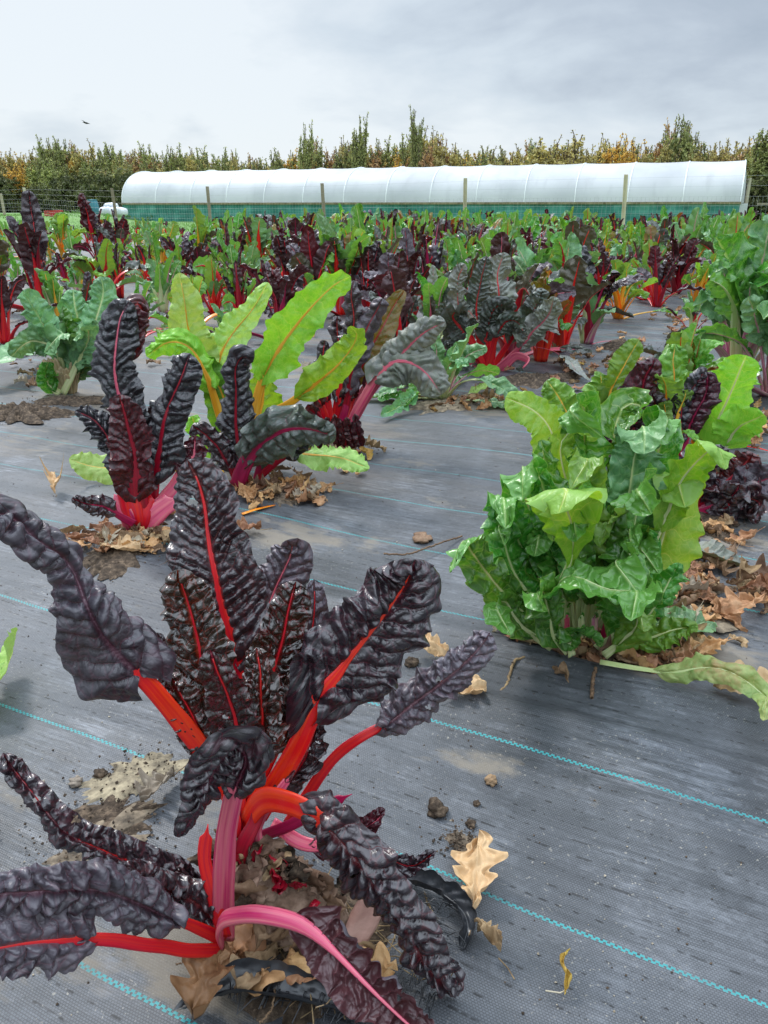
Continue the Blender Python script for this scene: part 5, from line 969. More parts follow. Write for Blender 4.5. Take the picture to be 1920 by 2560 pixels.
# ------------------------------------------------------------------ hedge trees
def leafcards(n, cen, rad, size, seed, shape=None):
    rg = np.random.default_rng(seed)
    p = rg.normal(0, 1, (n, 3)); p /= np.linalg.norm(p, axis=1)[:, None]; p *= (rg.uniform(.2, 1, (n, 1)) ** .45) * rad; p += cen
    return p
def cards(p, size, rg):
    n = len(p); a = rg.normal(0, 1, (n, 3)); a /= np.linalg.norm(a, axis=1)[:, None]; b = np.cross(a, rg.normal(0, 1, (n, 3))); b /= np.linalg.norm(b, axis=1)[:, None]
    s = (size * rg.uniform(.6, 1.3, n))[:, None]; c = np.cross(a, b)
    V = np.stack([p - a * s, p + b * s * .45 + c * s * .15, p + a * s, p - b * s * .45 + c * s * .15], 1).reshape(-1, 3)
    return V, np.arange(4 * n).reshape(-1, 4)
def treemat(name, cols):
    m, t, o = newmat(name); Lk = t.links.new
    at = N(t, 'ShaderNodeVertexColor', layer_name='tint'); s = N(t, 'ShaderNodeSeparateColor'); Lk(at.outputs[0], s.inputs[0])
    oi = N(t, 'ShaderNodeObjectInfo'); col = ramp(t, s.outputs[0], cols)
    hs = N(t, 'ShaderNodeHueSaturation'); Lk(col, hs.inputs['Color']); Lk(math_(t, 'MULTIPLY_ADD', oi.outputs['Random'], .45, .95), hs.inputs['Value'])
    bs = N(t, 'ShaderNodeBsdfPrincipled', ins={'Roughness': .55}); Lk(hs.outputs[0], bs.inputs['Base Color']); ts = N(t, 'ShaderNodeBsdfTranslucent'); Lk(hs.outputs[0], ts.inputs[0]); mx = N(t, 'ShaderNodeMixShader', ins={0: .25}); Lk(bs.outputs[0], mx.inputs[1]); Lk(ts.outputs[0], mx.inputs[2]); Lk(mx.outputs[0], o.inputs[0]); return m
TM = {'green': treemat('hedge_green', [(0, (.12, .15, .05)), (.6, (.28, .31, .10)), (1, (.48, .48, .16))]),
      'olive': treemat('hedge_olive', [(0, (.20, .18, .07)), (.6, (.42, .36, .12)), (1, (.60, .50, .15))]),
      'gold': treemat('hedge_gold', [(0, (.30, .18, .04)), (.6, (.55, .34, .06)), (1, (.68, .48, .09))]),
      'red': treemat('hedge_russet', [(0, (.22, .14, .07)), (.6, (.42, .25, .11)), (1, (.55, .38, .15))]),
      'dkgreen': treemat('shrub_dark_green', [(0, (.05, .06, .025)), (.6, (.11, .125, .045)), (1, (.20, .20, .07))])}
M_bark = simplemat('hedge_bark', [(.3, (.06, .045, .035)), (.7, (.16, .12, .09))], scale=8, rough=.9)
def hedge_tree(kind, H, wid, seed, wispy, size=.085):
    rg = np.random.default_rng(seed); P_ = []; T_ = []; br = []
    ns = 11
    for i in range(ns):
        a = rg.uniform(0, 6.28); r0 = rg.uniform(0, .25) * wid; hh = H * rg.uniform(.62, 1.0); sp = rg.uniform(.1, .55) * wid
        b0 = np.array([math.cos(a) * r0, math.sin(a) * r0, 0]); top = b0 + np.array([math.cos(a) * sp, math.sin(a) * sp, hh])
        m1 = b0 * .6 + top * .4 + rg.normal(0, .12, 3); br.append([b0, m1, top]); C, L = spline([b0, m1, top], 24)
        for k in range(70 if wispy < .7 else 48):
            f = rg.uniform(.12, 1.0) ** .8; c = C[int(f * 23)]; rr = wid * .34 * (1 - f * .72) * (1 - .35 * wispy) + .05
            n = rg.integers(8, 20); q = rg.normal(0, 1, (n, 3)); q /= np.linalg.norm(q, axis=1)[:, None]; cc = c + rg.normal(0, 1, 3) * rr * [1, 1, .5]
            P_.append(cc + q * rg.uniform(.05, .30 if f < .8 else .12, (n, 1))); T_.append(np.full(n, rg.random() * .7) + rg.random(n) * .3)
        for k in range(int(3 + 6 * wispy)):                              # thin shoots standing out of the top
            c = C[rg.integers(14, 24)]; e = c + np.array([rg.normal(0, .18), rg.normal(0, .18), rg.uniform(.35, 1.0)]) ; br.append([c, (c + e) / 2 + rg.normal(0, .03, 3), e])
            n = rg.integers(14, 34); u = rg.uniform(0, 1, (n, 1)); P_.append(c + (e - c) * u + rg.normal(0, .055, (n, 3))); T_.append(rg.random(n))
    p = np.vstack(P_); t = np.concatenate(T_); V, F = cards(p, size, rg); c = np.repeat(t, 4); cols = np.stack([c, c, c, np.ones_like(c)], 1)
    crown = (V, F, cols); V2, F2 = tube([spline(b, 6)[0] for b in br], .022, 4)
    V3 = []; return crown, (V2, F2)
def hedge():
    protos = []
    for i, (k, H, w, wp) in enumerate([('green', 4.4, 1.7, .3), ('olive', 4.3, 1.6, .5), ('gold', 4.1, 1.5, .5), ('red', 4.2, 1.5, .6), ('green', 4.7, 1.5, .9), ('olive', 4.5, 1.7, .8)]):
        cr, tk = hedge_tree(k, H, w, 500 + i, wp)
        c = mesh('crown', cr[0], cr[1], TM[k], cols=cr[2], smooth=False); s = mesh('trunk', tk[0], tk[1], M_bark); COL.objects.unlink(c); COL.objects.unlink(s); protos.append((k, c, s))
    A = np.array([-34.0, 76.0]); D = np.array([.927, -.375]); rg = np.random.default_rng(3)
    names = {'green': 'dark green hedge tree', 'olive': 'olive hedge tree', 'gold': 'golden autumn hedge tree', 'red': 'russet hedge tree'}
    posts = [(70, 'the leftmost fence posts'), (180, 'the lawn left of the polytunnel'), (340, "the tunnel's rounded left end"), (523, "the tunnel's third hoop"), (810, 'the fourth fence post'), (1000, "the tunnel's middle"), (1163, 'the fifth fence post'), (1380, "the tunnel's right half"), (1563, 'the sixth fence post'), (1760, "the tunnel's last hoops"), (1880, 'the right end of the tunnel')]
    # top line of the hedge as the photograph shows it
    tx = [-100, 0, 120, 230, 300, 420, 520, 620, 700, 760, 840, 900, 960, 1050, 1130, 1200, 1280, 1340, 1400, 1480, 1560, 1640, 1675, 1720, 1800, 1920, 2100]
    ty = [368, 366, 365, 362, 372, 374, 362, 372, 370, 345, 352, 318, 350, 312, 338, 355, 345, 330, 332, 340, 325, 330, 285, 325, 335, 318, 310]
    def put(pr, p, sc, lab, grp='trees of the autumn hedge behind the tunnel'):
        r = bpy.data.objects.new('hedge_tree', None); COL.objects.link(r); r.location = (p[0], p[1], float(mound(p[0], p[1])) - .1); r.rotation_euler = (0, 0, rg.uniform(0, 6.28)); r.scale = sc
        tag(r, lab, 'tree', grp)
        for q in pr[1:]:
            c = q.copy(); COL.objects.link(c); c.parent = r
    for row in range(3):
        a = -3.0 + row * .3
        while a < 66:
            p = A + D * a + np.array([.375, .927]) * (row * 1.5 - 1.2 + rg.normal(0, .3)); x, y = proj((p[0], p[1], 0))
            a += rg.uniform(.85, 1.35)
            if x < -160 or x > 2080: continue
            top = np.interp(x, tx, ty) + 17 + abs(rg.normal(0, 12)) - (12 if rg.random() < .12 else 0) + (26 if row == 0 else 0)
            H = P(x, top, p[1])[2]
            wt = np.array([.18, .24, .2, .16, .10, .12]) if x > 700 else np.array([.34, .2, .08, .08, .2, .1])
            if x < 110: wt = np.array([.2, .2, .35, .1, .05, .1])
            k = rg.choice(6, p=wt / wt.sum()); pr = protos[k]; s = H / 4.55
            lab = '%s, %s row, behind %s' % (names[pr[0]], ('front', 'middle', 'back')[row], min(posts, key=lambda q: abs(q[0] - x))[1])
            put(pr, p, (1.0, 1.0, s), lab)
    # taller ones that stand clear of the hedge
    for x, top, k, lab, wd in ((895, 300, 4, 'tall slim tree standing above the hedge at the middle of the tunnel', .55), (1048, 283, 4, 'spindly tree reaching highest over the hedge near the fifth fence post', .5), (770, 318, 4, 'small upright tree just left of the tall slim one', .5), (1672, 258, 0, 'tall conical green tree, the highest of the hedge at the right', .75), (1895, 300, 4, 'leafy tree rising at the far right of the hedge', .9), (1545, 305, 2, 'tall golden tree rising above the hedge at the sixth fence post', .8), (1370, 312, 1, 'broad olive tree bulging over the hedge top', 1.3)):
        Y = 74 * 4070 / (x + 4000) ; p = P(x, 515, Y); put(protos[k], (p[0], p[1]), (wd * 1.3, wd * 1.3, P(x, top, Y)[2] / 5.0), lab, None)
        del_g = None
    # dark shrubs low down so the hedge closes at its foot
    cr, tk = hedge_tree('green', 2.2, 2.2, 900, .1, .10); V, F, c = cr
    sh = mesh('foliage', V, F, TM['dkgreen'], cols=c, smooth=False); COL.objects.unlink(sh)
    a = -3.0
    while a < 66:
        p = A + D * a + np.array([.375, .927]) * -2.3; x, y = proj((p[0], p[1], 0)); a += 1.35
        if x < -160 or x > 2080: continue
        r = bpy.data.objects.new('shrub', None); COL.objects.link(r); r.location = (p[0], p[1], float(mound(p[0], p[1])) - .1); r.rotation_euler = (0, 0, rg.uniform(0, 6.28)); s = rg.uniform(.85, 1.3); r.scale = (s, s, s)
        tag(r, 'low green shrub at hedge foot, behind ' + min(posts, key=lambda q: abs(q[0] - x))[1], 'shrub', 'low shrubs along the foot of the hedge'); q = sh.copy(); COL.objects.link(q); q.parent = r
    # round yellowing willow beyond
    cr, tk = hedge_tree('gold', 5.6, 4.2, 901, .1, .12); r = empty('willow_tree', P(1215, 515, 82)[:3] * [1, 1, 0], 'round topped yellowing tree beyond the hedge', 'tree'); mesh('crown', cr[0], cr[1], TM['gold'], r, cols=cr[2], smooth=False); mesh('trunk', tk[0], tk[1], M_bark, r)
hedge()
# weeds at the foot of the hedge, left of the tunnel
def weeds():
    rg = np.random.default_rng(9); n = 2600; x = rg.uniform(-30, -16, n); y = rg.uniform(52, 60, n); k = (x * .39 + y * .92) > 45.5; x, y = x[k], y[k]
    z = mound(x, y) + rg.uniform(-.06, .35, len(x)) * np.abs(fbm(x * .7, y * .7, 4) + .4); V, F = cards(np.stack([x, y, z], 1), .11, rg)
    tag(mesh('weeds', V, F, simplemat('weed_green', [(.3, (.06, .14, .03)), (.7, (.16, .27, .07))], scale=2, tr=.2, rnd=False), smooth=False), 'rough green weeds along the fence left of the tunnel', kind='stuff')
weeds()
# things by the left end of the tunnel
def bits():
    M_teal = simplemat('teal_plastic', [(.3, (.035, .16, .20)), (.7, (.07, .24, .28))], scale=2, rough=.5, rnd=False)
    p = P(235, 533, 50.5); r = empty('water_butt', (p[0], p[1], float(mound(p[0], p[1])) - .05), 'teal plastic water butt standing left of the tunnel end', 'barrel')
    a = np.linspace(0, 6.283, 24, endpoint=False); pr = [(.01, 0), (.26, 0), (.30, .1), (.34, .5), (.34, .75), (.30, 1.05), (.27, 1.12), (.28, 1.14), (.28, 1.18), (.01, 1.2)]
    V = np.array([[q * math.cos(t), q * math.sin(t), z] for q, z in pr[:7] for t in a]); i, j = np.meshgrid(np.arange(6), np.arange(24), indexing='ij'); F = np.stack([i * 24 + j, i * 24 + (j + 1) % 24, (i + 1) * 24 + (j + 1) % 24, (i + 1) * 24 + j], -1).reshape(-1, 4); mesh('barrel', V, F, M_teal, r)
    V = np.array([[q * math.cos(t), q * math.sin(t), z] for q, z in pr[7:] for t in a]); i, j = np.meshgrid(np.arange(2), np.arange(24), indexing='ij'); F = np.stack([i * 24 + j, i * 24 + (j + 1) % 24, (i + 1) * 24 + (j + 1) % 24, (i + 1) * 24 + j], -1).reshape(-1, 4); mesh('lid', V, F, M_teal, r)
    M_sack = simplemat('white_sack', [(.3, (.55, .58, .66)), (.7, (.80, .81, .84))], scale=4, rough=.45, rnd=False, bump=.8, bd=.03)
    for k, (x, y, Y, s, lab) in enumerate([(270, 528, 50, (.5, .4, .26), 'plump white plastic sack by the tunnel end, lower left of the heap'), (296, 530, 49.6, (.5, .4, .26), 'crumpled white sack nearest the rounded tunnel end'), (278, 515, 50.2, (.4, .35, .18), 'white sack lying on top of the heap by the tunnel')]):
        p = P(x, y, Y); u, v = np.meshgrid(np.linspace(0, math.pi, 20), np.linspace(0, 6.283, 32, endpoint=False), indexing='ij')
        rr = 1 + .22 * fbm(np.cos(v) * 2 + u, np.sin(v) * 2 + k, 40 + k, 3); sq = lambda q: np.sign(q) * np.abs(q) ** .7
        V = np.stack([sq(np.sin(u) * np.cos(v)) * rr * s[0], sq(np.sin(u) * np.sin(v)) * rr * s[1], sq(np.cos(u)) * rr * s[2]], -1).reshape(-1, 3); i, j = np.meshgrid(np.arange(19), np.arange(32), indexing='ij'); F = np.stack([i * 32 + j, (i + 1) * 32 + j, (i + 1) * 32 + (j + 1) % 32, i * 32 + (j + 1) % 32], -1).reshape(-1, 4)
        o = mesh('sack', V, F, M_sack); o.location = p; tag(o, lab, 'sack')
    M_red = simplemat('red_plastic', [(.3, (.42, .03, .03)), (.7, (.55, .07, .06))], rough=.5, rnd=False)
    for k, (x, y, rz, lab) in enumerate([(128, 538, .2, 'red plastic crate on the lawn, the left one of two'), (142, 533, -.4, 'red plastic crate on the lawn, the right one of two')]):
        p = P(x, y, 49 + k * .6); p[2] = float(mound(p[0], p[1])) - .03; L = []
        w, d, h = .6, .4, .30
        for sx_, sy_ in ((1, 0), (-1, 0), (0, 1), (0, -1)):
            for z in (.04, .15, .27): L.append(((sx_ * w / 2, sy_ * d / 2, z), ((.02, d + .02, .07) if sx_ else (w - .02, .02, .07))))
        for a_ in (-1, 1):
            for b_ in (-1, 1): L.append(((a_ * (w / 2 + .012), b_ * (d / 2 + .012), h / 2), (.04, .04, h)))
        L.append(((0, 0, .012), (w - .03, d - .03, .02))); o = boxes('crate', L, M_red); o.location = p; o.rotation_euler = (R(8 * k), 0, rz); tag(o, lab, 'crate', 'red crates on the lawn')
    # distant bird
    p = P(218, 308, 60); V = [(0, 0, 0), (-.5, .1, .14), (-.28, .12, .13), (-.1, .22, 0), (.5, .1, -.05), (.28, .14, 0), (.12, .22, 0), (0, -.25, 0), (.0, .45, 0), (-.08, .4, 0), (0, .1, -.07), (0, .05, .06)]
    F = [[0, 1, 2, 3], [0, 6, 5, 4], [7, 3, 10], [7, 10, 6], [7, 11, 3], [7, 6, 11], [3, 11, 8], [6, 8, 11], [3, 8, 10], [6, 10, 8]]
    o = mesh('bird', V, F, simplemat('dark_feathers', [(.3, (.03, .03, .03)), (.7, (.05, .05, .05))], rnd=False), smooth=False); o.location = p; o.rotation_euler = (.2, 0, 1.2); tag(o, 'small dark bird flying under the clouds above the hedge', 'bird')
bits()

# ------------------------------------------------------------------ soil, litter and dead leaves
def patch(name, g, rx, ry, rz, h, mat, seed, label, kind='stuff', parent=None, n=110):
    u = np.linspace(0, 1, 26)[:, None]; a = np.linspace(0, 2 * math.pi, n, endpoint=False)[None]
    rad = 1 + .7 * fbm(np.cos(a) * 1.9 + seed, np.sin(a) * 1.9, seed, 4) + .5 * fbm(np.cos(a) * 6, np.sin(a) * 6, seed + 3, 4)
    x = np.cos(a) * u * rad * rx; y = np.sin(a) * u * rad * ry; ca, sa = math.cos(rz), math.sin(rz); X = x * ca - y * sa; Y = x * sa + y * ca
    Z = h * (1 - u ** 2.2) * (.6 + .6 * fbm(X * 30 + 50, Y * 30, seed + 5, 4)) + .35 * h * np.abs(fbm(X * 90, Y * 90, seed + 6, 2)) * (1 - u ** 3) - .004 * u ** 4
    V = np.stack([X, Y, Z], -1).reshape(-1, 3); i, j = np.meshgrid(np.arange(25), np.arange(n), indexing='ij'); F = np.stack([i * n + j, (i + 1) * n + j, (i + 1) * n + (j + 1) % n, i * n + (j + 1) % n], -1).reshape(-1, 4)
    o = mesh(name, V, F, mat, parent); o.location = g; tag(o, label, kind=kind); return o
def memz(x, y):
    n_ = x * NX + y * NY; a_ = -x * NY + y * NX
    z = .022 * float(fbm(x * 1.6, y * 1.6, 11, 3)) + .009 * float(fbm(a_ * 1.5, n_ * 13, 21, 3)) + .012 * max(0, float(fbm(a_ * .9 + 3, n_ * 5, 31, 2)))
    return z * min(max(1.6 - y / 12, .5), 1) + .005
SOILS = [(780, 2330, .19, .16, .03, 'soil', 'dark crumbly soil with roots showing through the torn planting hole'), (255, 2070, .10, .05, .008, 'soil', 'dark soil spilled left of the foreground chard'), (360, 1950, .10, .055, .003, 'mud', 'tan dried mud film left of the foreground chard'), (230, 2140, .11, .05, .005, 'mud', 'pale sandy mud below the spilled soil'),
         (560, 1960, .05, .03, .004, 'mud', 'film of dried mud and rotted leaf'), (300, 1385, .17, .09, .02, 'soil', 'dark soil under the crimson stalked chard'), (690, 1235, .16, .08, .015, 'mud', 'dried litter under the yellow stalked chard'),
         (850, 1130, .14, .08, .02, 'soil', 'soil round the pink stalk fan'), (1470, 1630, .18, .13, .02, 'soil', 'soil under the big green chard'), (1700, 1500, .12, .18, .012, 'mud', 'rotted litter right of the big green chard'),
         (50, 1040, .28, .16, .05, 'soil', 'heap of dark soil at the left edge'), (170, 1010, .2, .1, .03, 'soil', 'soil under the straw coloured stalk base'), (1330, 955, .35, .13, .04, 'soil', 'dark soil beside the grey leaved chards'), (1130, 1010, .25, .12, .02, 'mud', 'litter under the collapsed chard'),
         (1560, 870, .3, .13, .04, 'soil', 'soil round the golden stalk fan'), (1750, 1310, .16, .1, .02, 'soil', 'soil under the frilly purple chard'), (1150, 2120, .035, .03, .004, 'mud', 'tan dried mud flecks by the big oak leaf')]
for i, (x, y, rx, ry, h, k, lab) in enumerate(SOILS):
    g = G(x, y); g[2] = memz(g[0], g[1]) + .002 - (.03 if i == 0 else 0); patch('soil_patch', g, rx, ry, .3 * i, h, M_soil if k == 'soil' else M_mud, 70 + i, lab)
# torn, lifted edge of the membrane beside the hole
def flap():
    m = simplemat('membrane_fold', [(.3, (.010, .011, .013)), (.7, (.035, .038, .044))], scale=30, rough=.32, bump=.4, bd=.002, spec=.6, rnd=False)
    C, L = spline([P(1000, 2180, .82), P(1070, 2225, .80), P(1130, 2290, .775), P(1165, 2370, .745), P(1150, 2450, .71)], 60)
    C[:, 2] = .012 + .012 * np.sin(np.linspace(0, 3.14, 60)); V, F, u1, u2 = blade_data(C, L, 0, .026, (0, 0, 1), prof='strap', fold=.3, curl=1.4, ruf=.1, rn=5, bl=.002, sp=.02, seed=9, res=(60, 12), crump=.4)
    tag(mesh('membrane_fold', V, F, m, uvs={'m': u2}), 'glossy black lifted fold of membrane along the torn hole', 'membrane')
    C, L = spline([G(470, 2545), G(600, 2500), G(760, 2520), G(900, 2560), G(1020, 2590)], 60); C[:, 2] = .02
    V, F, u1, u2 = blade_data(C, L, 0, .03, (0, 0, 1), prof='strap', fold=.2, curl=1.3, ruf=.2, rn=5, bl=.002, sp=.02, seed=10, res=(60, 12), crump=.4)
    tag(mesh('membrane_fold', V, F, m, uvs={'m': u2}), 'frayed black membrane edge below the stump', 'membrane')
    rg = np.random.default_rng(8); paths = []
    for i in range(150):
        c = G(rg.uniform(560, 1080), rg.uniform(2440, 2560), .018) if i < 110 else G(rg.uniform(1080, 1170), rg.uniform(2250, 2400), .02); a = rg.uniform(-.5, .5) + (1.2 if i < 110 else 2.9); e = np.array([math.cos(a), math.sin(a), 0]) * rg.uniform(.02, .05)
        paths.append([c, c + e * .5 + [0, 0, rg.uniform(0, .015)], c + e + [0, 0, rg.uniform(-.02, .005)]])
    V, F = tube(paths, .0007, 4); tag(mesh('frayed_threads', V, F, m), 'loose black threads frayed from the torn membrane', kind='stuff')
flap()
def oakleaf(seed, L=.1, wid=.034, lob=4.5, curl=.4, mat=None, res=(46, 10)):
    rg = np.random.default_rng(seed); nu, m_ = res; s = np.linspace(0, 1, nu)[:, None]; a = np.linspace(0, 1, m_ + 1)[None]
    env = np.interp(s, [0, .05, .2, .4, .62, .8, .93, 1], [.05, .1, .45, .75, 1, .85, .5, .05]) * wid; Vs = []; b = rg.normal(0, .5, 4)
    for side in (-1, 1):
        ph = np.pi * (lob * s ** .95 + .12 * side); lo = .48 + .52 * (1 - np.abs(np.cos(ph)) ** 4); w = env * lo * (1 + .12 * vn(s * 6, s * 0, seed + side))
        fwd = .12 * a ** 1.2 * w
        X = w * a * side; Yy = s * L + fwd + 0 * a; Z = curl * (a * w) ** 2 / wid * (1 + b[0]) + .012 * fbm(s * 3 + seed, a * 2 * side, seed, 3) * 1.6 + b[1] * .02 * s ** 2 + .0012 * np.sin(s * 60) * a + b[2] * .012 * np.sin(s * 3 + side)
        Vs.append(np.stack([X + 0 * s, Yy, Z], -1))
    V = np.concatenate([Vs[0][:, :0:-1], Vs[1]], 1); nv = V.shape[1]; V = V.reshape(-1, 3)
    V = V - [0, L / 2, 0]; V[:, 2] -= V[:, 2].min() - .001; return V, gridF(nu, nv)
def stem(L): return tube([[(0, -L / 2 + .004, .004), (.002, -L / 2 - .012, .003), (-.002, -L / 2 - .03, .006)]], .0009, 5)
def litter():
    prot = []
    for i in range(7):
        L = [.1, .085, .11, .09, .08, .095, .07][i]; V, F = oakleaf(i * 3 + 1, L, L * .34, [3.5, 3.2, 3.6, 4, 3.4, 3, 3.6][i], curl=[.4, 1.0, .2, 1.6, .7, 2.2, .5][i]); V2, F2 = stem(L); n = len(V)
        o = mesh('oak_leaf', np.vstack([V, V2]), F.tolist() + (F2 + n).tolist(), [M_oak, M_brown, M_oak, M_oak, M_palel, M_brown, M_oak][i]); COL.objects.unlink(o); prot.append(o)
    for i in range(5):            # crumpled remains of chard and birch leaves
        C, L = spline([(0, 0, 0), (.01, .02, .008), (0, .05, .004), (.01, .07, .012)], 20); V, F, u1, u2 = blade_data(C, L, 0, .022, (0, 0, 1), fold=.3, curl=[.5, 1.5, 2.2, -1.2, 1][i], ruf=.4, rn=3, bl=.002, sp=.015, seed=i + 60, res=(26, 7), crump=1.6); V -= V.mean(0); V[:, 2] -= V[:, 2].min()
        o = mesh('dead_leaf', V, F, [M_brown, M_palel, M_brown, M_oak, M_yell][i]); COL.objects.unlink(o); prot.append(o)
    rg = np.random.default_rng(77)
    CL = [(1700, 1480, 130, 130, 58, 'the right side of the big green chard'), (1560, 1655, 190, 40, 42, 'the front of the big green chard'), (1290, 1580, 60, 50, 16, 'the left of the big green chard'), (700, 1235, 130, 40, 40, 'the yellow stalked chard'),
          (330, 1370, 170, 35, 42, 'the crimson stalked chard'), (1180, 1010, 150, 25, 26, 'the collapsed frilly chard'), (850, 1130, 110, 25, 18, 'the pink stalk fan'), (90, 900, 160, 60, 26, 'the straw coloured stalk base'), (1450, 930, 140, 35, 30, 'the aisle behind the grey leaved chards'),
          (1700, 800, 120, 60, 26, 'the far aisle'), (1870, 1080, 60, 90, 20, 'the right edge'), (780, 2440, 170, 80, 13, 'the foreground stump'), (1750, 1330, 120, 30, 14, 'the frilly purple chard'), (1880, 1460, 60, 60, 10, 'the wilted green leaves'), (600, 760, 200, 50, 24, 'the flopped black chard')]
    for cx_, cy_, sx_, sy_, n, where in CL:
        for i in range(int(n * 1.45)):
            x, y = rg.normal(cx_, sx_ * .5), rg.normal(cy_, sy_ * .5); g = G(x, y); k = rg.choice(12, p=[.07, .09, .07, .07, .02, .09, .06, .17, .05, .15, .14, .02]); c = prot[k].copy(); COL.objects.link(c); s = rg.uniform(.55, 1.05)
            c.location = (g[0], g[1], memz(g[0], g[1]) + rg.uniform(.0, .014)); c.rotation_euler = (rg.normal(0, .35), rg.normal(0, .35), rg.uniform(0, 6.28)); c.scale = (s, s, s)
            what = ['brown oak leaf', 'dark curled oak leaf', 'brown oak leaf', 'curled brown oak leaf', 'bleached oak leaf', 'dark rolled oak leaf', 'small brown oak leaf', 'crumpled rotten leaf', 'bleached crumpled leaf', 'rolled rotten leaf', 'crumpled brown leaf', 'yellow crumpled leaf'][k]
            tag(c, what + ' in the litter by ' + where, 'leaf', 'fallen leaves by ' + where)
    for i in range(45):
        x, y = rg.uniform(0, 1920), rg.uniform(760, 1000) ; g = G(x, y); c = prot[rg.integers(0, 12)].copy(); COL.objects.link(c); c.location = (g[0], g[1], memz(g[0], g[1]) + .003); c.rotation_euler = (0, 0, rg.uniform(0, 6.28)); tag(c, 'dead leaf lying on the membrane between the middle rows', 'leaf', 'dead leaves between the middle rows')
    # single leaves that stand out
    def one(x, y, L, wid, seed, mat, rz, lab, lob=4.5, curl=.4, z=.004, tilt=(0, 0)):
        V, F = oakleaf(seed, L, wid, lob, curl, res=(90, 14)); V2, F2 = stem(L); n = len(V); o = mesh('oak_leaf', V, F, mat); q = mesh('leaf_stalk', V2, F2, M_twig, o)
        g = G(x, y); o.location = (g[0], g[1], memz(g[0], g[1]) + z); o.rotation_euler = (tilt[0], tilt[1], rz); tag(o, lab, 'leaf')
    one(1186, 2225, .122, .040, 201, M_oakl, R(-10), 'big flat tan oak leaf lying on the membrane right of the foreground chard', 3.6, .1, .014, (.06, 0))
    one(400, 2005, .075, .03, 202, M_palel, R(150), 'bleached oak leaf left of the foreground chard', 4, .6, .012)
    one(305, 1395, .12, .045, 203, M_oakl, R(80), 'pale brown oak leaf below the crimson stalked chard', 3.5, .4, .012)
    one(145, 1245, .11, .04, 204, M_oakl, R(20), 'folded tan oak leaf at the top left of the litter', 4, 1.6, .015)
    one(1075, 1655, .085, .032, 205, M_oakl, R(60), 'tan leaf lying by the tip of the rolled purple leaf', 3.4, .4, .008)
    one(1165, 1760, .085, .034, 206, M_oakl, R(-70), 'tan leaf on the membrane below the rolled purple leaf', 3.2, .3, .006)
    one(1880, 1770, .15, .05, 207, M_oakl, R(75), 'large tan oak leaf at the right edge below the wilted leaf', 3.6, .4, .012)
    one(1850, 1555, .11, .04, 208, M_oak, R(100), 'brown lobed oak leaf right of the big green chard', 3.6, .4, .02)
    one(1690, 1360, .12, .045, 209, M_oak, R(40), 'brown oak leaf leaning behind the big green chard', 3.6, .5, .03, (.4, 0))
    one(530, 2490, .10, .040, 210, simplemat('chestnut_leaf', [(.3, (.13, .06, .03)), (.7, (.28, .14, .07))], scale=20, rough=.5, tr=.1), R(170), 'large curled brown leaf under the pink stalk at the bottom', 3, 1.8, .02)
    one(625, 1345, .07, .028, 211, M_oak, R(100), 'brown leaf in the aisle above the tall dark leaf', 3.4, 1.2, .006)
    one(1220, 2380, .05, .016, 212, M_brown, R(30), 'small dark leaf scrap beside the fold in the membrane', 3, 1, .004)
    # curled yellow leaf
    C, L = spline([(0, 0, .004), (.004, .012, .006), (-.002, .03, .009), (.012, .055, .007)], 20); V, F, u1, u2 = blade_data(C, L, 0, .013, (0, 0, 1), prof='tri', fold=.5, curl=1.8, ruf=.2, rn=2, bl=.001, sp=.01, seed=5, res=(40, 10)); V2, F2 = tube([[(0, 0, .003), (-.008, -.004, .003), (-.025, -.002, .002)]], .001, 5); n = len(V)
    o = mesh('yellow_leaf', V, F, M_yell); mesh('leaf_stalk', V2, F2, M_palel, o); o.location = G(1415, 2480, .012); o.rotation_euler = (0, 0, R(-5)); tag(o, 'small curled yellow leaf with a pale stalk alone on the membrane', 'leaf')
    # green leaves cut off or fallen
    def gl(name, pts, wid, lm, lab, sm='white', s0=.1, **k):
        r = empty(name, G(*pts[0][:2]), lab, 'leaf'); b = np.array(r.location); q = [G(p[0], p[1], p[2]) - b for p in pts]; leaf(r, q, wid, s0, lm, sm, name='blade', hint=(0, -.2, 1), w0=.003, w1=.0025, **k)
    gl('fallen_leaf', [(815, 1560, .01), (835, 1590, .03), (870, 1560, .035), (880, 1525, .02)], .03, 'bgreen', 'small green leaf with a brown corner behind the broad purple leaf', ruf=.1, bl=.001, fold=-.2)
    gl('chard_leaf', [(-60, 1720, .02), (-15, 1715, .05), (20, 1660, .07), (38, 1600, .06)], .055, 'pale', 'light green leaf with a brown spot at the left edge', ruf=.12, bl=.002)
    gl('fallen_leaf', [(1720, 1370, .02), (1760, 1380, .04), (1800, 1395, .04), (1850, 1420, .02)], .05, 'grey', 'dull green fallen leaf on the membrane at the right', ruf=.2, bl=.003, curl=.8)
    gl('fallen_leaf', [(1620, 1565, .03), (1670, 1560, .05), (1720, 1565, .05), (1770, 1560, .03)], .05, 'bgreen', 'flat dark green leaf on the litter right of the big green chard', ruf=.15, bl=.004)
    gl('fallen_leaf', [(1170, 985, .02), (1215, 970, .04), (1260, 965, .02)], .04, 'pale', 'pale fallen leaf behind the collapsed chard', ruf=.3, bl=.003)
    gl('chard_leaf', [(-80, 940, .1), (0, 900, .14), (60, 880, .12), (120, 880, .05)], .10, 'bgreen', 'flat green leaf lying at the left edge', ruf=.2, bl=.006, sp=.04)
    gl('fallen_leaf', [(1300, 860, .12), (1390, 880, .08), (1450, 930, .05), (1480, 950, .02)], .045, 'grey', 'long drooping grey leaf on a pink stalk beside the aisle', sm='pink', s0=.4, ruf=.2, bl=.003)
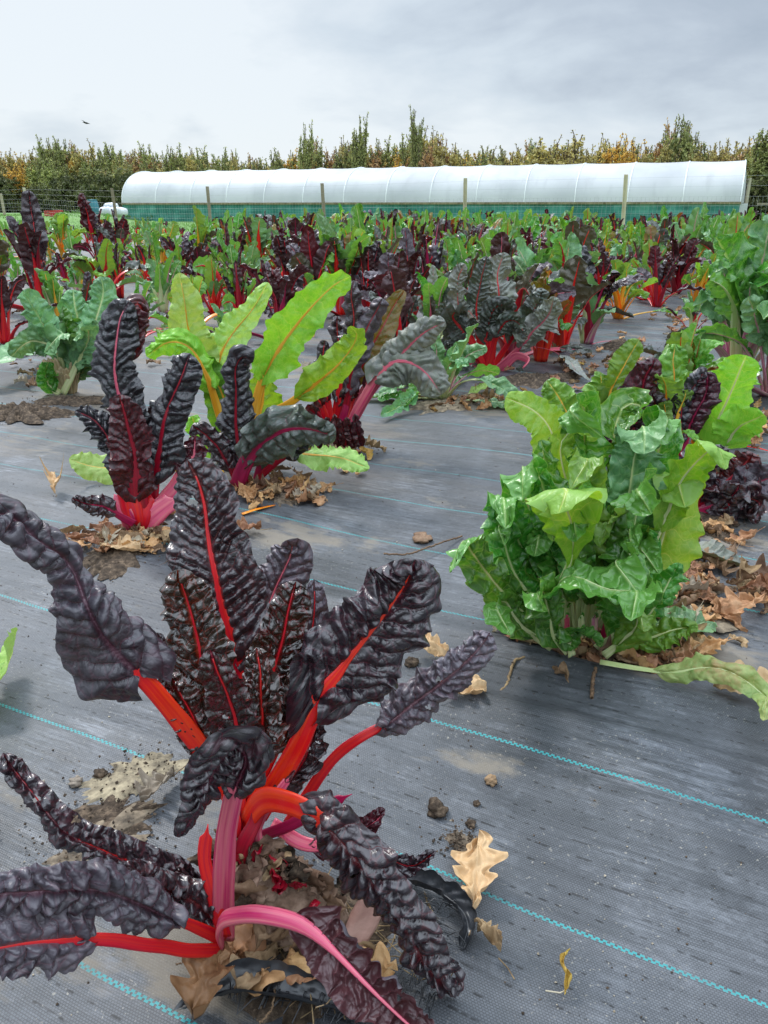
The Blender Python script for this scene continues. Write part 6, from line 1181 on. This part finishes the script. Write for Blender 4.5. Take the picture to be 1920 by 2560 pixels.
    for k, (x0, y0, x1, y1, sm, lab) in enumerate([(355, 1085, 435, 1068, 'pink', 'dropped pink and white stalk behind the crimson stalked chard'), (1480, 860, 1530, 852, 'pink', 'dropped pink stalk left of the far aisle'), (1700, 880, 1760, 876, 'red', 'dropped red stalk lying across the far aisle'), (1860, 1115, 1925, 1128, 'orange', 'dropped orange stalk at the right edge'), (605, 1285, 690, 1262, 'gold', 'dropped orange stalk by the yellow stalked chard'), (1320, 1005, 1380, 1008, 'white', 'dropped pale stalk behind the light green leaf')]):
        C, L = spline([G(x0, y0, .012), G((x0 + x1) / 2, (y0 + y1) / 2 - 2, .02), G(x1, y1, .012)], 20); V, F, uv = stalk_data(C, L, .9, .008, .005, (0, 0, 1), end=1, nr=10, seed=k); o = mesh('chard_stalk', V, F, SM[sm], uvs={'m': uv}); tag(o, lab, 'stalk')
    # twigs
    def tw(pts, rad, lab):
        C, L = spline([G(*p) for p in pts], 60); C += np.random.default_rng(len(lab)).normal(0, .0008, C.shape); V, F = tube([C], rad, 6); o = mesh('twig', V, F, M_twig); tag(o, lab, 'twig')
    tw([(960, 1385, .01), (1020, 1385, .02), (1080, 1365, .02), (1155, 1340, .01)], .0025, 'curved dry stem beside the clump of roots in the aisle')
    tw([(1100, 1780, .01), (1180, 1770, .012), (1260, 1720, .012), (1290, 1650, .02), (1350, 1645, .015)], .003, 'thin brown root snaking from the big green chard')
    tw([(1280, 1720, .01), (1340, 1728, .012), (1400, 1742, .01)], .0018, 'short straight twig on the membrane below the big green chard')
    tw([(1480, 1745, .02), (1482, 1700, .03), (1490, 1670, .04)], .0035, 'dark upright stub hanging from the big green chard')
    tw([(440, 2410, .02), (500, 2395, .025), (540, 2390, .02)], .0009, 'pale straw by the base of the foreground chard')
    tw([(690, 2460, .02), (680, 2520, .025), (650, 2560, .02)], .0011, 'thin dry root strand at the bottom of the photo')
    tw([(1060, 2230, .01), (1075, 2270, .02), (1095, 2300, .015)], .0009, 'thin root curling out of the torn hole')
    tw([(380, 2075, .008), (420, 2110, .01), (450, 2150, .008)], .0011, 'thin twig beside the bleached oak leaf')
    # clods and stones: each a lump on the membrane
    def lump(name, x, y, s, mat, seed, lab, cat, sq=.75):
        u, v = np.meshgrid(np.linspace(0.02, math.pi - .02, 22), np.linspace(0, 6.283, 30, endpoint=False), indexing='ij'); rr = 1 + .45 * fbm(np.cos(v) * np.sin(u) * 2.2 + seed, np.sin(v) * np.sin(u) * 2.2 + np.cos(u) * 2, seed, 4)
        V = np.stack([np.sin(u) * np.cos(v) * rr, np.sin(u) * np.sin(v) * rr, np.cos(u) * rr * sq], -1).reshape(-1, 3) * s; i, j = np.meshgrid(np.arange(21), np.arange(30), indexing='ij'); F = np.stack([i * 30 + j, (i + 1) * 30 + j, (i + 1) * 30 + (j + 1) % 30, i * 30 + (j + 1) % 30], -1).reshape(-1, 4)
        o = mesh(name, V, F, mat); g = G(x, y); o.location = (g[0], g[1], memz(g[0], g[1]) + s * sq * .55); tag(o, lab, cat)
    lump('soil_clod', 1090, 2040, .017, M_soil, 1, 'largest dark soil clod, right of the drooping purple leaf', 'clod')
    lump('soil_clod', 1177, 2072, .008, M_soil, 2, 'small soil clod beside the largest one', 'clod')
    lump('soil_clod', 1190, 2022, .006, M_soil, 3, 'tiny crumb of soil above the pale seed scale', 'clod')
    lump('soil_clod', 1030, 1672, .014, M_soil, 4, 'black clod touching the tan leaf in the aisle', 'clod')
    lump('soil_clod', 255, 1955, .012, M_soil, 5, 'round black clod on the dried mud film', 'clod')
    lump('soil_clod', 1228, 1965, .011, M_brown, 6, 'dark withered seed head lying on the membrane', 'clod')
    lump('pebble', 194, 1975, .011, M_stone, 7, 'pale rounded pebble on the spilled soil', 'stone')
    lump('pebble', 108, 1978, .006, M_stone, 8, 'smallest pale pebble left of the rounded one', 'stone')
    lump('root_clump', 1055, 1350, .026, M_brown, 9, 'clump of dry brown roots in the aisle', 'root', .5)
    # crumbs nobody would count
    rg = np.random.default_rng(12); VV = []; FF = []; n = 0
    ico = np.array([(0, 0, 1), (.9, 0, .1), (0, .9, .1), (-.9, 0, 0), (0, -.9, .05), (0, 0, -.7)]); IF = [[0, 1, 2], [0, 2, 3], [0, 3, 4], [0, 4, 1], [5, 2, 1], [5, 3, 2], [5, 4, 3], [5, 1, 4]]
    spots = [(SO[0], SO[1], SO[2] * 1.2, SO[3] * 1.2) for SO in SOILS]
    def crumbs(pts, smin, smax, name, mat, lab):
        VV = []; FF = []; n = 0
        for g in pts:
            s = rg.uniform(smin, smax) * (1 + g[1] * .25); Q = rg.normal(0, 1, (3, 3)); Q, _ = np.linalg.qr(Q); V = (ico * rg.uniform(.6, 1.3, (6, 1))) @ Q * s; V[:, 2] *= .7; VV.append(V + [g[0], g[1], memz(g[0], g[1]) + s * .5 + g[2]]); FF += [[i + n for i in f] for f in IF]; n += 6
        tag(mesh(name, np.vstack(VV), FF, mat, smooth=False), lab, kind='stuff')
    pts = []
    for i, (x, y, rx, ry) in enumerate(spots):
        g = G(x, y)
        for k in range(420 if i == 0 else 160):
            pts.append((g[0] + rg.normal(0, rx * .42), g[1] + rg.normal(0, ry * .42), rg.uniform(0, .012) if i else -.02 + rg.uniform(0, .015)))
    crumbs(pts, .0006, .0034, 'soil_crumbs', M_soil, 'scattered crumbs of dark soil around the plants')
    pts = [(lambda g: (g[0], g[1], 0))(G(rg.uniform(0, 1920), rg.uniform(1000, 2560))) for k in range(420)]
    crumbs(pts, .0006, .0022, 'soil_specks', M_soil, 'dark specks of soil scattered over the membrane')
    pts = [(lambda g: (g[0], g[1], 0))(G(rg.uniform(0, 1920), rg.uniform(900, 2560))) for k in range(260)]
    crumbs(pts, .0005, .0022, 'leaf_scraps', M_palel, 'pale scraps of leaf and chaff scattered over the membrane')
    # fibrous roots in the torn hole
    paths = []
    for i in range(90):
        c = G(rg.uniform(620, 1060), rg.uniform(2240, 2480), .0) + [0, 0, rg.uniform(-.01, .02)]; e = rg.normal(0, .02, 3) * [1, 1, .4]; paths.append(spline([c, c + e + rg.normal(0, .006, 3), c + e * 2 + rg.normal(0, .008, 3)], 8)[0])
    V, F = tube(paths, .0008, 4); tag(mesh('root_fibres', V, F, M_twig), 'tangle of fine brown roots in the torn hole', kind='stuff')
HOLES += [tuple(G(770, 2330)[:2]) + (.15,)]
make_membrane()
litter()
